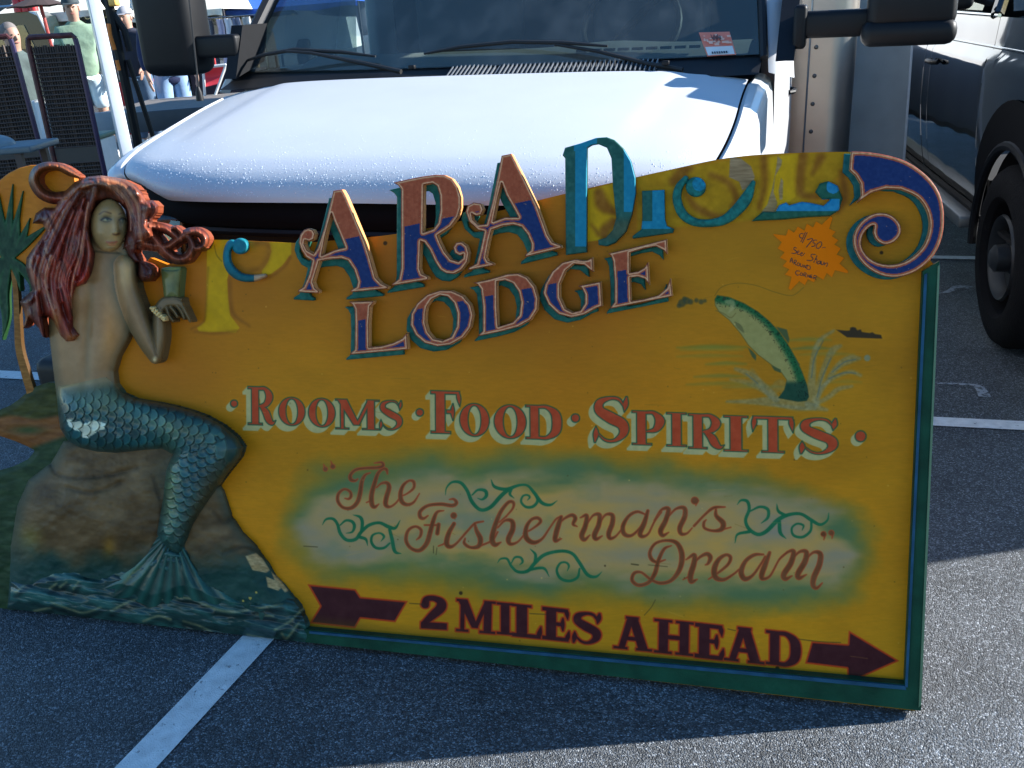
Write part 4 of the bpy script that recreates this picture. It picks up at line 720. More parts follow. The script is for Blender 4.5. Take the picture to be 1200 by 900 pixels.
def hrc(x, y, d):
    H_, C_, Dk = sfield(x, y); n = fbm(x/22, y/22, 41)[..., None]; base_ = np.array([84, 20, 18])*(1-n)+np.array([92, 42, 34])*n
    t = sst(245, 215, y)[..., None]; base_ = base_*(1-t)+np.array([84, 48, 32])*t; t = sst(150, 172, x)[..., None]; base_ = base_*(1-t)+np.array([88, 44, 38])*t
    rd_ = (np.exp(-((x-88)**2/300.+(y-345)**2/900.))+np.exp(-((x-100)**2/160.+(y-325)**2/80.)))[..., None]*.8; rd_ = np.clip(rd_, 0, 1); base_ = base_*(1-rd_)+np.array([112, 24, 18])*rd_
    lp = (sst(.55, .8, fbm(x/14, y/14, 47))*.45)[..., None]; base_ = base_*(1-lp)+np.array([60, 46, 56])*lp
    hb = np.clip(-d/5, 0, 1)[..., None]; c = base_*(.62+.40*H_[..., None])*(.75+.25*hb); k = Dk[..., None]*.5; c = c*(1-k)+np.array([34, 22, 30])*k; k = C_[..., None]*.62; c = c*(1-k)+np.array([140, 112, 98])*k
    fl_ = (fbm((x-y*.25)/1.3, (y+x*.2)/11, 77, 3)-.5)[..., None]; c = c*(1+.55*fl_); lk = (sst(.60, .78, fbm((x-y*.3)/6, y/26, 78, 3))*.5)[..., None]; c = c*(1-lk)+np.array([40, 20, 28])*lk
    tip = np.clip(gs(x,y,84,396,12,7)+gs(x,y,30,372,6,14)+gs(x,y,66,376,5,14), 0, 1)[..., None]*.7; c = c*(1-tip)+np.array([116, 78, 44])*tip
    return c
hops = [hairp]+curls
relief('hair', ops_fn(hops), bb(hops), hrh, hrc, VCS, mer, .75, .0, side=(84, 46, 36))
# tail with its scales
E7 = Fr(60, 430, 3.9125)
tl = [E7.P([(28,150),(30,90),(60,84),(130,72),(190,58),(250,46),(285,74),(325,118),(390,148),(480,162),(560,178),(640,200),(710,226),(785,268),(850,320),(882,368),(868,415),(800,500),(725,610),(655,720),(618,815),(592,868),(545,852),(500,812),(480,765),(490,700),(503,640),(512,560),(524,470),(556,402),(510,376),(440,380),(380,388),(300,396),(210,392),(130,372),(75,335),(42,285),(32,220)])]
cen = crom([(*p, 1) for p in E7.p([(20,200),(120,235),(250,250),(400,262),(540,280),(660,320),(730,370),(690,440),(640,540),(600,640),(565,740),(545,860)])], 5)[:, :2]
cseg = np.hypot(*np.diff(cen, axis=0).T); cumc = np.concatenate([[0], np.cumsum(cseg)])
def along(x, y):
    best = np.full(x.shape, 1e9); A_ = np.zeros(x.shape); B_ = np.zeros(x.shape)
    for i in range(len(cen)-1):
        ax, ay = cen[i]; ux, uy = cen[i+1]-cen[i]; L = math.hypot(ux, uy); t = np.clip(((x-ax)*ux+(y-ay)*uy)/(L*L), 0, 1); px, py = x-ax-t*ux, y-ay-t*uy; d_ = np.hypot(px, py); k = d_ < best
        best = np.where(k, d_, best); A_ = np.where(k, cumc[i]+t*L, A_); B_ = np.where(k, np.sign(ux*py-uy*px)*d_, B_)
    return A_, B_
def scales(x, y):
    A_, B_ = along(x, y); p, q = 9.6, 12.4; best = np.full(x.shape, -1.); ed = np.zeros(x.shape); idn = np.zeros(x.shape)
    r0 = np.floor(A_/p)
    for dr in (1, 0, -1, -2):        # scales overlap towards the fin: later rows lie beneath
        r_ = r0+dr; off = (r_ % 2)*.5; c0 = np.round(B_/q-off)+off; cx = r_*p-1.5; d_ = np.hypot((A_-cx)*.98, (B_-c0*q)*1.0)/(q*.60)
        k = (d_ < 1) & (A_ >= cx-1) ; best_new = k & (best < 0) if dr != 1 else k
        ed = np.where(best_new, d_, ed); idn = np.where(best_new, (r_*7.13+c0*3.71) % 1, idn); best = np.where(best_new, 1, best)
    return A_, B_, ed, idn
_tn = lambda x, y: sd(x, y, tl)
def tlh(x, y, d):
    A_, B_, ed, idn = scales(x, y); R = 24; b = np.sqrt(np.clip(1-(1-np.clip(-d/R, 0, 1))**2, 0, 1))
    tb = sst(452, 484, y+(x-70)*.12); hh = .016+.058*b+(.0042*ed**2-.006*sst(.86, 1., ed))*sst(-2, -8, d)*sst(462, 474, y+(x-70)*.28); return hh*tb+np.maximum(bodyh(x, y, d)+.0012, .012)*(1-tb)
def tlc(x, y, d):
    A_, B_, ed, idn = scales(x, y); n = fbm(x/26, y/20, 51)[..., None]; c = np.array([15, 46, 60])*(1-n)+np.array([24, 72, 94])*n
    up = (gs(x,y,118,468,40,14)+.6*gs(x,y,205,500,70,12,.25))[..., None]; c = c+np.clip(up, 0, 1)*np.array([70, 52, 22])*.8
    lw = (np.exp(-((x-198)**2/140.+(y-575)**2/2600.)))[..., None]; c = c+lw*np.array([44, 34, 0])
    ch = sd(x, y, [PX.P([(78,492),(84,491),(86,495),(94,493),(98,497),(104,494),(112,492),(124,496),(122,503),(112,507),(104,514),(95,512),(96,506),(88,504),(80,500)])]); cw = sst(.6, -1.2, ch+(fbm(x/2.5, y/2.5, 9)-.5)*3)[..., None]; c = c*(1-cw)+np.array([150, 172, 186])*cw; c = c*(.84+.3*idn[..., None]); k = (sst(.80, .97, ed)*.62)[..., None]; c = c*(1-k)+np.array([12, 28, 30])*k; hl = (sst(.55, .76, ed)*(1-sst(.8, .9, ed))*.22)[..., None]; c = c+hl*np.array([50, 50, 30])
    e = sst(-12, 0, d)[..., None]; c = c*(1-.55*e)+np.array([14, 36, 40])*.55*e
    rb = (gs(x,y,240,580,12,60,.5)*.6)[..., None]; c = c*(1-rb)+np.array([60, 44, 26])*rb
    e2 = sst(456, 482, y+(x-70)*.2)[..., None]; return c*e2+(bodyc(x, y, d-20)*.85+np.array([4, 14, 14]))*(1-e2)
relief('tail', ops_fn(tl), bb(tl), tlh, tlc, VCG, mer, .8, .0)
fin = [PX.P([(184,630),(192,626),(206,640),(216,640),(222,655),(232,672),(252,690),(282,704),(300,708),(270,712),(235,706),(212,700),(196,708),(176,712),(150,700),(128,704),(136,690),(120,690),(140,676),(158,664),(172,650)])]
def finr(x, y): a_ = np.arctan2(y-622, x-203); return np.cos(a_*34+fbm(x/30, y/30, 5)*2)
relief('tail_fin', ops_fn(fin), bb(fin), lambda x, y, d: .036+.012*np.clip(-d/14, 0, 1)+.0020*finr(x, y), lambda x, y, d: np.array([20, 54, 60])*(1+.2*finr(x, y)[..., None])+gs(x, y, 150, 668, 16, 14)[..., None]*np.array([30, 26, 8])+nzv(x, y, 14, 53)*24, VCG, mer, .8, .01)

# ------------------------------------------------------------------ ground
def rise(y): return .060*max(0., y-7.)
def make_ground():
    ys = [-30, -8, -2, 0, 1, 2, 3, 4, 5, 6, 6.8, 7.2, 8, 10, 14, 20, 40, 100, 400, 1500]; xs = [-1500, -300, -60, -20, -8, -4, -2, 0, 2, 4, 8, 20, 60, 300, 1500]
    V = [(x, y, (rise(y) if y < 20 else rise(20))) for y in ys for x in xs]; n = len(xs)
    F = [(j*n+i, j*n+i+1, (j+1)*n+i+1, (j+1)*n+i) for j in range(len(ys)-1) for i in range(n-1)]
    m = bpy.data.materials.new('asphalt'); m.use_nodes = True; t = m.node_tree; b = bsdf(m); L = t.links.new; N = t.nodes.new
    tc = N('ShaderNodeTexCoord'); v1 = N('ShaderNodeTexVoronoi'); v1.inputs['Scale'].default_value = 280; L(tc.outputs['Object'], v1.inputs['Vector'])
    v2 = N('ShaderNodeTexVoronoi'); v2.inputs['Scale'].default_value = 120; L(tc.outputs['Object'], v2.inputs['Vector'])
    n1 = N('ShaderNodeTexNoise'); n1.inputs['Scale'].default_value = 3.1; n1.inputs['Detail'].default_value = 8; n1.inputs['Roughness'].default_value = .7; L(tc.outputs['Object'], n1.inputs['Vector'])
    n2 = N('ShaderNodeTexNoise'); n2.inputs['Scale'].default_value = 60; n2.inputs['Detail'].default_value = 3; L(tc.outputs['Object'], n2.inputs['Vector'])
    sx = N('ShaderNodeSeparateColor'); L(v1.outputs['Color'], sx.inputs[0]); sy = N('ShaderNodeSeparateColor'); L(v2.outputs['Color'], sy.inputs[0])
    r1_ = N('ShaderNodeValToRGB'); e = r1_.color_ramp.elements; e[0].position = .0; e[0].color = (.026, .030, .034, 1); e[1].position = .93; e[1].color = (.24, .26, .28, 1)
    e2 = e.new(.55); e2.color = (.068, .075, .082, 1); e3 = e.new(.82); e3.color = (.105, .115, .123, 1); L(sx.outputs[0], r1_.inputs[0])
    r2_ = N('ShaderNodeMapRange'); r2_.inputs[1].default_value = .0; r2_.inputs[2].default_value = 1; r2_.inputs[3].default_value = .72; r2_.inputs[4].default_value = 1.35; L(sy.outputs[1], r2_.inputs[0])
    r3_ = N('ShaderNodeMapRange'); r3_.inputs[1].default_value = .3; r3_.inputs[2].default_value = .7; r3_.inputs[3].default_value = .64; r3_.inputs[4].default_value = 1.3; L(n1.outputs[0], r3_.inputs[0])
    mu = N('ShaderNodeMath'); mu.operation = 'MULTIPLY'; L(r2_.outputs[0], mu.inputs[0]); L(r3_.outputs[0], mu.inputs[1])
    sc_ = N('ShaderNodeVectorMath'); sc_.operation = 'SCALE'; L(r1_.outputs[0], sc_.inputs[0]); L(mu.outputs[0], sc_.inputs['Scale']); L(sc_.outputs[0], b.inputs['Base Color'])
    ad = N('ShaderNodeMath'); ad.operation = 'MULTIPLY_ADD'; L(v1.outputs['Distance'], ad.inputs[0]); ad.inputs[1].default_value = -1.; L(n2.outputs[0], ad.inputs[2])
    bp = N('ShaderNodeBump'); bp.inputs['Strength'].default_value = .9; bp.inputs['Distance'].default_value = .004; L(ad.outputs[0], bp.inputs['Height']); L(bp.outputs[0], b.inputs['Normal'])
    b.inputs['Roughness'].default_value = .62; b.inputs['Specular IOR Level'].default_value = .45
    tag(mesh('ground', V, F, m), kind='structure')
make_ground()
lm = mat('worn_white_line', (.74, .74, .72), .7, var=.14, vscale=30, bump=.5, bscale=260)
def _worn(m, thr=.42, sc=55.):
    t = m.node_tree; b = bsdf(m); n = t.nodes.new('ShaderNodeTexNoise'); n.inputs['Scale'].default_value = sc; n.inputs['Detail'].default_value = 8; n.inputs['Roughness'].default_value = .75
    tc = t.nodes.new('ShaderNodeTexCoord'); t.links.new(tc.outputs['Object'], n.inputs[0]); r = t.nodes.new('ShaderNodeMapRange'); r.inputs[1].default_value = thr-.03; r.inputs[2].default_value = thr+.03; t.links.new(n.outputs[0], r.inputs[0]); t.links.new(r.outputs[0], b.inputs['Alpha'])
_worn(lm, .365, 34.)
def strip(name, P, m=lm, z=.004, kind='structure'):
    n = len(P); V = [(p[0], p[1], z+rise(p[1])) for p in P]; return tag(mesh(name, V, [tuple(range(n))], m), kind=kind)
_a, _b = onz(136, 900)[:2], onz(283, 748)[:2]; _c, _d = onz(186, 900)[:2], onz(320, 750)[:2]
_u = (_b-_a)/np.linalg.norm(_b-_a)
strip('parking_line', [_a-_u*2, _c-_u*2, _d+_u*2.3, _b+_u*2.3])
_e = [onz(*p)[:2] for p in [(-60,432),(1300,500),(1300,510.5),(-60,441)]]
strip('parking_line', _e[::-1], z=.005)
_e = [onz(*p)[:2] for p in [(1085,300),(1260,303),(1260,307),(1085,303.5)]]; strip('parking_line', _e[::-1])
cm = mat('sprayed_mark', (.30, .33, .36), .8); _worn(cm, .46, 40.)
def mark(pts, w_):
    c = crom([(*onz(x, y)[:2], w_) for x, y in pts], 5); V = []; 
    for i, p in enumerate(c):
        d = c[min(i+1, len(c)-1)]-c[max(i-1, 0)]; d = d[:2]/np.linalg.norm(d[:2]); n = np.array([-d[1], d[0]]); k = w_*(.4+.9*i/len(c))
        V += [(*(p[:2]-n*k), .0045), (*(p[:2]+n*k), .0045)]
    tag(mesh('sprayed_mark', V, [(2*i, 2*i+2, 2*i+3, 2*i+1) for i in range(len(c)-1)], cm), kind='structure')
mark([(1098,450),(1120,451),(1142,453),(1150,458),(1154,466)], .018); mark([(1092,345),(1110,343),(1122,337),(1138,338)], .022)

# ------------------------------------------------------------------ white van
PHI = rad(19.5); VA = np.array([math.sin(PHI), math.cos(PHI), 0]); VL = np.array([math.cos(PHI), -math.sin(PHI), 0])
VO = np.array([-.3754, 2.5767, 0.])-VL*.03
VO = VO+np.array([0, 0, .012])
van = empty('white_van', tuple(VO), -PHI, 'white van with a dew covered hood behind the wooden sign', 'van'); van.rotation_euler = (0, rad(1.5), -PHI)
vr = rad(1.5)
def to_van(P):   # world -> van frame
    d = P-VO; x, y, z = d @ VL, d @ VA, d[2]; return np.array([x*math.cos(vr)-z*math.sin(vr), y, x*math.sin(vr)+z*math.cos(vr)])
wp = mat('white_van_paint', (.60, .61, .62), .35, coat=.4, var=.015, vscale=3)
def dew(m):
    t = m.node_tree; b = bsdf(m); N = t.nodes.new; L = t.links.new; tc = N('ShaderNodeTexCoord'); mp = N('ShaderNodeMapping'); mp.inputs['Scale'].default_value = (1, .28, 1); L(tc.outputs['Object'], mp.inputs[0])
    v = N('ShaderNodeTexVoronoi'); v.inputs['Scale'].default_value = 230; L(mp.outputs[0], v.inputs['Vector']); n = N('ShaderNodeTexNoise'); n.inputs['Scale'].default_value = 55; n.inputs['Detail'].default_value = 6; L(mp.outputs[0], n.inputs['Vector'])
    r = N('ShaderNodeMapRange'); r.inputs[1].default_value = .42; r.inputs[2].default_value = 0; L(v.outputs['Distance'], r.inputs[0]); mu = N('ShaderNodeMath'); mu.operation = 'MULTIPLY'; L(r.outputs[0], mu.inputs[0]); L(n.outputs[0], mu.inputs[1])
    bp = N('ShaderNodeBump'); bp.inputs['Strength'].default_value = .14; bp.inputs['Distance'].default_value = .002; L(mu.outputs[0], bp.inputs['Height']); L(bp.outputs[0], b.inputs['Normal']); L(bp.outputs[0], b.inputs['Coat Normal'])
hp_ = mat('white_hood_paint_dew', (.52, .545, .58), .5, coat=.22, var=.02, vscale=6); dew(hp_); bsdf(hp_).inputs['Coat Roughness'].default_value = .25
bk = mat('black_plastic', (.006, .0065, .008), .5, spec=.25, var=.1, vscale=30); bk2 = mat('black_rubber', (.01, .01, .011), .6); dk = mat('dark_cavity', (.004, .004, .005), .8)
def glass(name, tint=(.55, .68, .66), extra=.04, rough=.02):
    if name in MATS: return MATS[name]
    m = bpy.data.materials.new(name); m.use_nodes = True; t = m.node_tree; t.nodes.remove(bsdf(m)); N = t.nodes.new; L = t.links.new; o = [n for n in t.nodes if n.type == 'OUTPUT_MATERIAL'][0]
    tr = N('ShaderNodeBsdfTransparent'); tr.inputs[0].default_value = (*tint, 1); gl = N('ShaderNodeBsdfGlossy'); gl.inputs['Roughness'].default_value = rough; gl.inputs['Color'].default_value = (.95, .93, .78, 1); fr = N('ShaderNodeFresnel'); fr.inputs[0].default_value = 1.52
    ad = N('ShaderNodeMath'); ad.inputs[1].default_value = extra; L(fr.outputs[0], ad.inputs[0]); mx = N('ShaderNodeMixShader'); L(ad.outputs[0], mx.inputs[0]); L(tr.outputs[0], mx.inputs[1]); L(gl.outputs[0], mx.inputs[2])
    tc = N('ShaderNodeTexCoord'); mp = N('ShaderNodeMapping'); mp.inputs['Scale'].default_value = (1.4, 1, 1); mp.inputs['Rotation'].default_value = (0, 0, .5); n = N('ShaderNodeTexNoise'); n.inputs['Scale'].default_value = 7; n.inputs['Detail'].default_value = 7; L(tc.outputs['Object'], mp.inputs[0]); L(mp.outputs[0], n.inputs[0])
    df = N('ShaderNodeBsdfDiffuse'); df.inputs[0].default_value = (.5, .55, .55, 1); r = N('ShaderNodeMapRange'); r.inputs[1].default_value = .45; r.inputs[2].default_value = .8; r.inputs[3].default_value = .035; r.inputs[4].default_value = .10; L(n.outputs[0], r.inputs[0])
    m2 = N('ShaderNodeMixShader'); L(r.outputs[0], m2.inputs[0]); L(mx.outputs[0], m2.inputs[1]); L(df.outputs[0], m2.inputs[2]); L(m2.outputs[0], o.inputs[0]); MATS[name] = m; return m
ws = glass('windshield_glass', (.5, .62, .62), .07)
HP = [(0,1.045,.865),(.006,1.062,.88),(.02,1.085,.89),(.045,1.108,.898),(.085,1.132,.907),(.15,1.158,.918),(.28,1.19,.934),(.5,1.228,.950),(.72,1.266,.958),(.92,1.298,.962)]
_hc = crom([(a, b, c) for a, b, c in HP], 5)
def hoodp(u, v):
    k = v*(len(_hc)-1); i = min(int(k), len(_hc)-2); f = k-i; dy, z, w_ = _hc[i]*(1-f)+_hc[i+1]*f; a = abs(u); w_ += (.035 if u > 0 else -.045)*a*(1-sst(.1, .85, dy))
    y = dy*(1+.105*a*a)+(.02+.245*a**4.5)*(1-v)**1.6; fr = 1-v
    z -= .030*a**6+.012*a*a; z += .045*sst(.75, 1, a)*fr**2
    cr = w_*a-(.64+.13*v); z += .006*(1-sst(-.05, .05, cr))*sst(.18, .45, dy)-.0022*math.exp(-(cr/.03)**2)*sst(.15, .5, dy)
    return (u*w_-.03, y, z)
h_ = MB().grid(lambda a, b: hoodp(2*a-1, b), 72, 60).build('hood', hp_, van, True)
g = MB(); rs6 = np.random.RandomState(21); _k = 0
while _k < 2000:      # beads of dew on the nose of the hood
    u, v = rs6.uniform(-.97, .97), rs6.beta(2.2, 3.2)*.8+.05
    p = np.array(hoodp(u, v)); p1 = np.array(hoodp(u+.004, v)); p2 = np.array(hoodp(u, v+.004)); n = np.cross(p1-p, p2-p); n /= np.linalg.norm(n); t1 = (p1-p)/np.linalg.norm(p1-p); t2 = np.cross(n, t1); r = rs6.uniform(.0006, .0016)*(1.5 if rs6.rand() < .1 else 1)
    g.add([p+t1*r, p+t2*r*1.3, p-t1*r, p-t2*r*1.3, p+n*r*.8], [(0, 1, 4), (1, 2, 4), (2, 3, 4), (3, 0, 4)]); _k += 1
tag(g.build('dew_drops', mat('dew', (.75, .8, .85), .08, spec=1., coat=1.), h_, True), kind='stuff')
def fend(sg):
    def f(a, b):   # a round the section, b along
        x0, y0, z0 = hoodp(float(sg), b*.999); x0 = abs(x0); out = max((1.0 if sg > 0 else 1.05)-(.035 if sg > 0 else .16)*(1-b)**1.2, x0+.03); y0 = y0+(.0 if b < .98 else .25)
        S = [(x0+.005, z0-.004), (x0+.016, z0+.002), (x0+(out-x0)*.55, z0-.004), (out-.008, z0-.022), (out, z0-.05), (out+.012, z0-.2), (out+.014, .8), (out, .52)]
        k = a*(len(S)-1); i = min(int(k), len(S)-2); q = k-i; q = q*q*(3-2*q) if i < 1 else q; return (sg*(S[i][0]*(1-q)+S[i+1][0]*q), y0, S[i][1]*(1-q)+S[i+1][1]*q)
    g = MB(); g.grid(f, 42, 40)
    if sg > 0: g.F = [tuple(reversed(q)) for q in g.F]
    return g.build('fender', wp, van, True)
for sg in (-1, 1): fend(sg)
# cab: door sides, roof, pillars
def side_x(z): return 1.0-.10*max(0, (z-1.3))/.9
LX = {1: 0., -1: .06}
for sg in (-1, 1):
    g = MB(); g.grid(lambda a, b: (sg*(side_x(.45+.87*b)+LX[sg]+.012*math.sin(b*3)), 1.19+1.3*a, .45+.87*b), 10, 8)
    o_ = g.build('door', wp, van, True)
    MB().tube([(sg*1.01, 2.2, 1.1), (sg*1.03, 2.23, 1.1), (sg*1.03, 2.33, 1.1), (sg*1.01, 2.36, 1.1)], .010, 8).build('handle', bk, o_)
    def pil(a, b):      # a: across the post from the glass round to the side window, b: up the post
        bb2 = -.07+1.1*b; w0 = 1.015-.12*bb2-.045*sg; x = w0+.012+.078*math.sin(a*math.pi/2); y = 1.035+.115+(.81)*bb2+.13*(1-math.cos(a*math.pi/2))-.012*math.sin(a*math.pi); return (sg*x, y, 1.325+.78*bb2-.03*a*(1-b)**3)
    g = MB().grid(pil, 8, 14)
    if sg < 0: g.F = [tuple(reversed(q)) for q in g.F]
    g.build('pillar', wp, van, True)
    MB().tube([(sg*(1.015-.12*b-.045*sg), 1.14+.81*b, 1.329+.78*b) for b in (-.02, .3, .6, 1.)], .014 if sg > 0 else .03, 8).build('gasket_and_shade', bk2, van, True)  # left one widened: its black stands in for the white pillar's shade
    MB().add([(sg*(.995+LX[sg]), 1.2, 1.32), (sg*(.995+LX[sg]), 2.2, 1.32), (sg*(.9+LX[sg]), 2.15, 2.05), (sg*(.9+LX[sg]), 1.85, 2.05)], [(0, 1, 2, 3)]).build('side_window', glass('tinted_side_glass', (.3, .36, .36)), van)
    MB().box((sg*.96-.03, 2.2, 1.3), (sg*.96+.03, 2.5, 2.1), .02).build('pillar', wp, van, True)
def wsp(a, b):
    u = 2*a-1; w_ = 1.015-.12*b; return (u*w_-.045, 1.035+.115*u*u+(.83-.02*u*u)*b+.05*b*(1-b), 1.325+.78*b)
MB().grid(wsp, 30, 16).build('windshield', ws, van, True)
MB().grid(lambda a, b: ((2*a-1)*(.83+.05*math.sin(b*3)), 1.86+.7*b, 2.09+.06*math.sin(b*2.2)-.05*(2*a-1)**4), 20, 8).build('roof', wp, van, True)
# cowl with louvres
MB().grid(lambda a, b: ((2*a-1)*1.01-.045, .905+.1*(2*a-1)**2+.15*b+.02*(2*a-1)**2*b, 1.272+.056*b-.004*math.sin(b*3.14)), 40, 6).build('cowl', bk, van, True)
g = MB()
for i in range(46):
    x = -.09+.72*i/45; hgt = .012*math.sin(math.pi*min(1, (i+2)/14)) if i < 12 else .012*(1 if i < 38 else max(.2, (47-i)/10)); y = .945+.1*(x/.945)**2; g.add([(x-.0018, y, 1.28), (x+.0018, y, 1.28), (x+.0018, y+.075, 1.312), (x-.0018, y+.075, 1.312), (x-.0018, y, 1.298+hgt*.5), (x+.0018, y, 1.298+hgt*.5), (x+.0018, y+.075, 1.326+hgt*.5), (x-.0018, y+.075, 1.326+hgt*.5)], [(3,2,1,0),(4,5,6,7),(0,1,5,4),(1,2,6,5),(2,3,7,6),(3,0,4,7)])
tag(g.build('cowl_louvres', mat('grey_louvre', (.16, .17, .18), .35), van), kind='stuff')
# wipers
def wiper(arm, blade):
    w_ = MB().tube([to_van(onpl(*p, VO+VA*q, VA)) for p, q in arm], [.009, .008, .006, .005][:len(arm)], 8).build('wiper', bk2, van, True)
    P_ = [to_van(onpl(*p, VO+VA*q, VA)) for p, q in blade]; b_ = MB().tube(P_, [.004]+[.007]*(len(P_)-2)+[.004], 8).build('blade', bk2, w_, True)
wiper([((470, 84), 1.0), ((430, 75), 1.03), ((365, 62), 1.08), ((335, 60), 1.09)], [((283, 73), 1.12), ((310, 64), 1.11), ((345, 58), 1.10), ((400, 61), 1.09), ((440, 66), 1.07)])
wiper([((800, 82), .99), ((760, 75), 1.02), ((700, 60), 1.06), ((650, 52), 1.08)], [((497, 63), 1.09), ((540, 55), 1.09), ((600, 49), 1.09), ((660, 50), 1.08), ((712, 54), 1.07)])
for p in [(483, 79), (780, 74)]:
    c = to_van(onpl(*p, VO+VA*.99, VA)); MB().box(c-[.012, .01, .006], c+[.012, .01, .008], .003).build('washer_nozzle', bk, van, True)
# permit on the glass
def on_ws(x, y): 
    d = ray(x, y); best = None
    for k in np.linspace(2.5, 5, 900):
        q = to_van(CC+d*k); bb_ = np.clip((q[2]-1.325)/.78, 0, 1); u = (q[0]+.045)/(1.015-.12*bb_); yy = 1.035+.115*u*u+(.83-.02*u*u)*bb_+.05*bb_*(1-bb_)
        if best is None or abs(q[1]-yy) < best[0]: best = (abs(q[1]-yy), q)
    return best[1]-np.array([0, .004, 0])
st = [on_ws(*p) for p in [(819, 38), (855, 37), (863, 64), (829, 66)]]
def quad(cs, a0, a1, b0, b1, off): 
    f = lambda a, b: (cs[0]*(1-a)+cs[1]*a)*(1-b)+(cs[3]*(1-a)+cs[2]*a)*b-np.array([0, off, -off*.3]); return [f(a0, b1), f(a1, b1), f(a1, b0), f(a0, b0)]
pm = MB().add(quad(st, 0, 1, 0, 1, 0), [(0, 1, 2, 3)]).build('parking_permit', mat('permit_red', (.80, .22, .14), .4), van)
MB().add(quad(st, .04, .96, .62, .97, .002), [(0, 1, 2, 3)]).build('white_band', mat('permit_white', (.75, .74, .70), .4), pm)
g = MB(); rs3 = np.random.RandomState(3)
for k in range(26):
    a, b = rs3.uniform(.05, .9), rs3.uniform(.06, .52); g.add(quad(st, a, a+rs3.uniform(.04, .16), b, b+rs3.uniform(.03, .12), .003+k*.0001), [(0, 1, 2, 3)])
g.build('seal_print', mat('permit_orange', (.85, .50, .36), .4), pm)
g = MB()
for k in range(9): g.add(quad(st, .36+.035*k, .36+.035*k+.022, .12+.1*((k*5) % 3)/2, .3+.1*((k*5) % 3)/2, .0065+k*.0001), [(0, 1, 2, 3)])
for k in range(7): g.add(quad(st, .2+.08*k, .25+.08*k, .84, .93, .008), [(0, 1, 2, 3)])
tag(g.build('dark_print', mat('permit_ink', (.03, .03, .03), .4), pm), kind='stuff')
# interior
MB().grid(lambda a, b: ((2*a-1)*.9, 1.2+.05*(2*a-1)**2+.42*b, 1.285+.07*math.sin(b*2.2)+.02*math.exp(-((2*a-1-.42)/.2)**2)*b), 30, 10).build('dashboard', mat('grey_dash', (.22, .22, .20), .7), van, True)
g = MB()
for k in range(9): g.box((.28+.052*k, 1.33, 1.343), (.318+.052*k, 1.36, 1.352))
g.build('dash_vents', dk, van)
for x in (-.42, .42):
    s_ = MB().box((x-.25, 2.05, 1.0), (x+.25, 2.2, 1.72), .05).build('seat', mat('grey_cloth_seat', (.06, .065, .07), .9), van, True); MB().box((x-.12, 2.07, 1.72), (x+.12, 2.17, 1.92), .04).build('headrest', MATS['grey_cloth_seat'], s_, True)
g = MB(); c_ = Vector((.42, 1.66, 1.42)); ax = Vector((0, -.8, .55)).normalized(); q_ = ax.orthogonal().normalized(); e_ = ax.cross(q_)
g.tube([c_+(q_*math.cos(t)+e_*math.sin(t))*.19 for t in np.linspace(0, 2*math.pi, 33)], .013, 8); g.tube([c_-q_*.18, c_, c_+q_*.18], .018, 8); g.build('steering_wheel', bk, van, True)
MB().box((-.88, 2.3, .9), (.88, 2.33, 2.08)).build('cab_back_wall', mat('dark_cab_lining', (.02, .022, .024), .8), van)
MB().box((-.88, 1.3, .55), (.88, 2.3, .6)).build('cab_floor', MATS['dark_cab_lining'], van)
# nose: upper trim bar, slots, headlights, bumper
def nosex(u, z): a = abs(u); return .05+.245*(a*.86)**4.5
g = MB().grid(lambda a, b: ((2*a-1)*.86, nosex(2*a-1, 0)+.018-.012*math.sin(b*3.14), 1.048-.012-.075*b+.03*sst(.7, 1, abs(2*a-1))), 40, 4); g.build('upper_trim', mat('matt_black_trim', (.004, .0045, .006), .8, spec=.1), van, True)
g = MB().grid(lambda a, b: ((2*a-1)*.80, nosex(2*a-1, 0)+.06, .975-.33*b), 30, 2); g.build('grille_back', dk, van)
for k in range(5):
    z = .945-.062*k; MB().tube([(x, nosex(x/.8, 0)+.03, z) for x in np.linspace(-.60, .60, 15)], .013, 8).build('grille_bar', bk, van, True)
lg = glass('headlight_glass', (.7, .75, .75), .06); lg2 = glass('smoked_headlight_glass', (.22, .25, .25), .04); ch = mat('chrome', (.6, .6, .58), .12, metal=1.)
for sg in (-1, 1):
    hl = MB().box((sg*.76-.115, .10, .80), (sg*.76+.115, .26, .985), .02).build('headlight_bowl', mat('dull_reflector', (.1, .1, .09), .25, metal=.8), van, True)
    MB().grid(lambda a, b: (sg*.76-.12+.24*a, nosex(sg*.9-.15+.3*a, 0)+.005-.02*math.sin(b*3.14), .79+.18*b), 10, 8).build('lens', lg2, hl, True)
    MB().tube([(sg*.76-.1, .12, .965), (sg*.76, .10, .972), (sg*.76+.1, .13, .975)], .004, 6).build('trim_strip', mat('dull_strip', (.2, .2, .18), .3), hl, True)
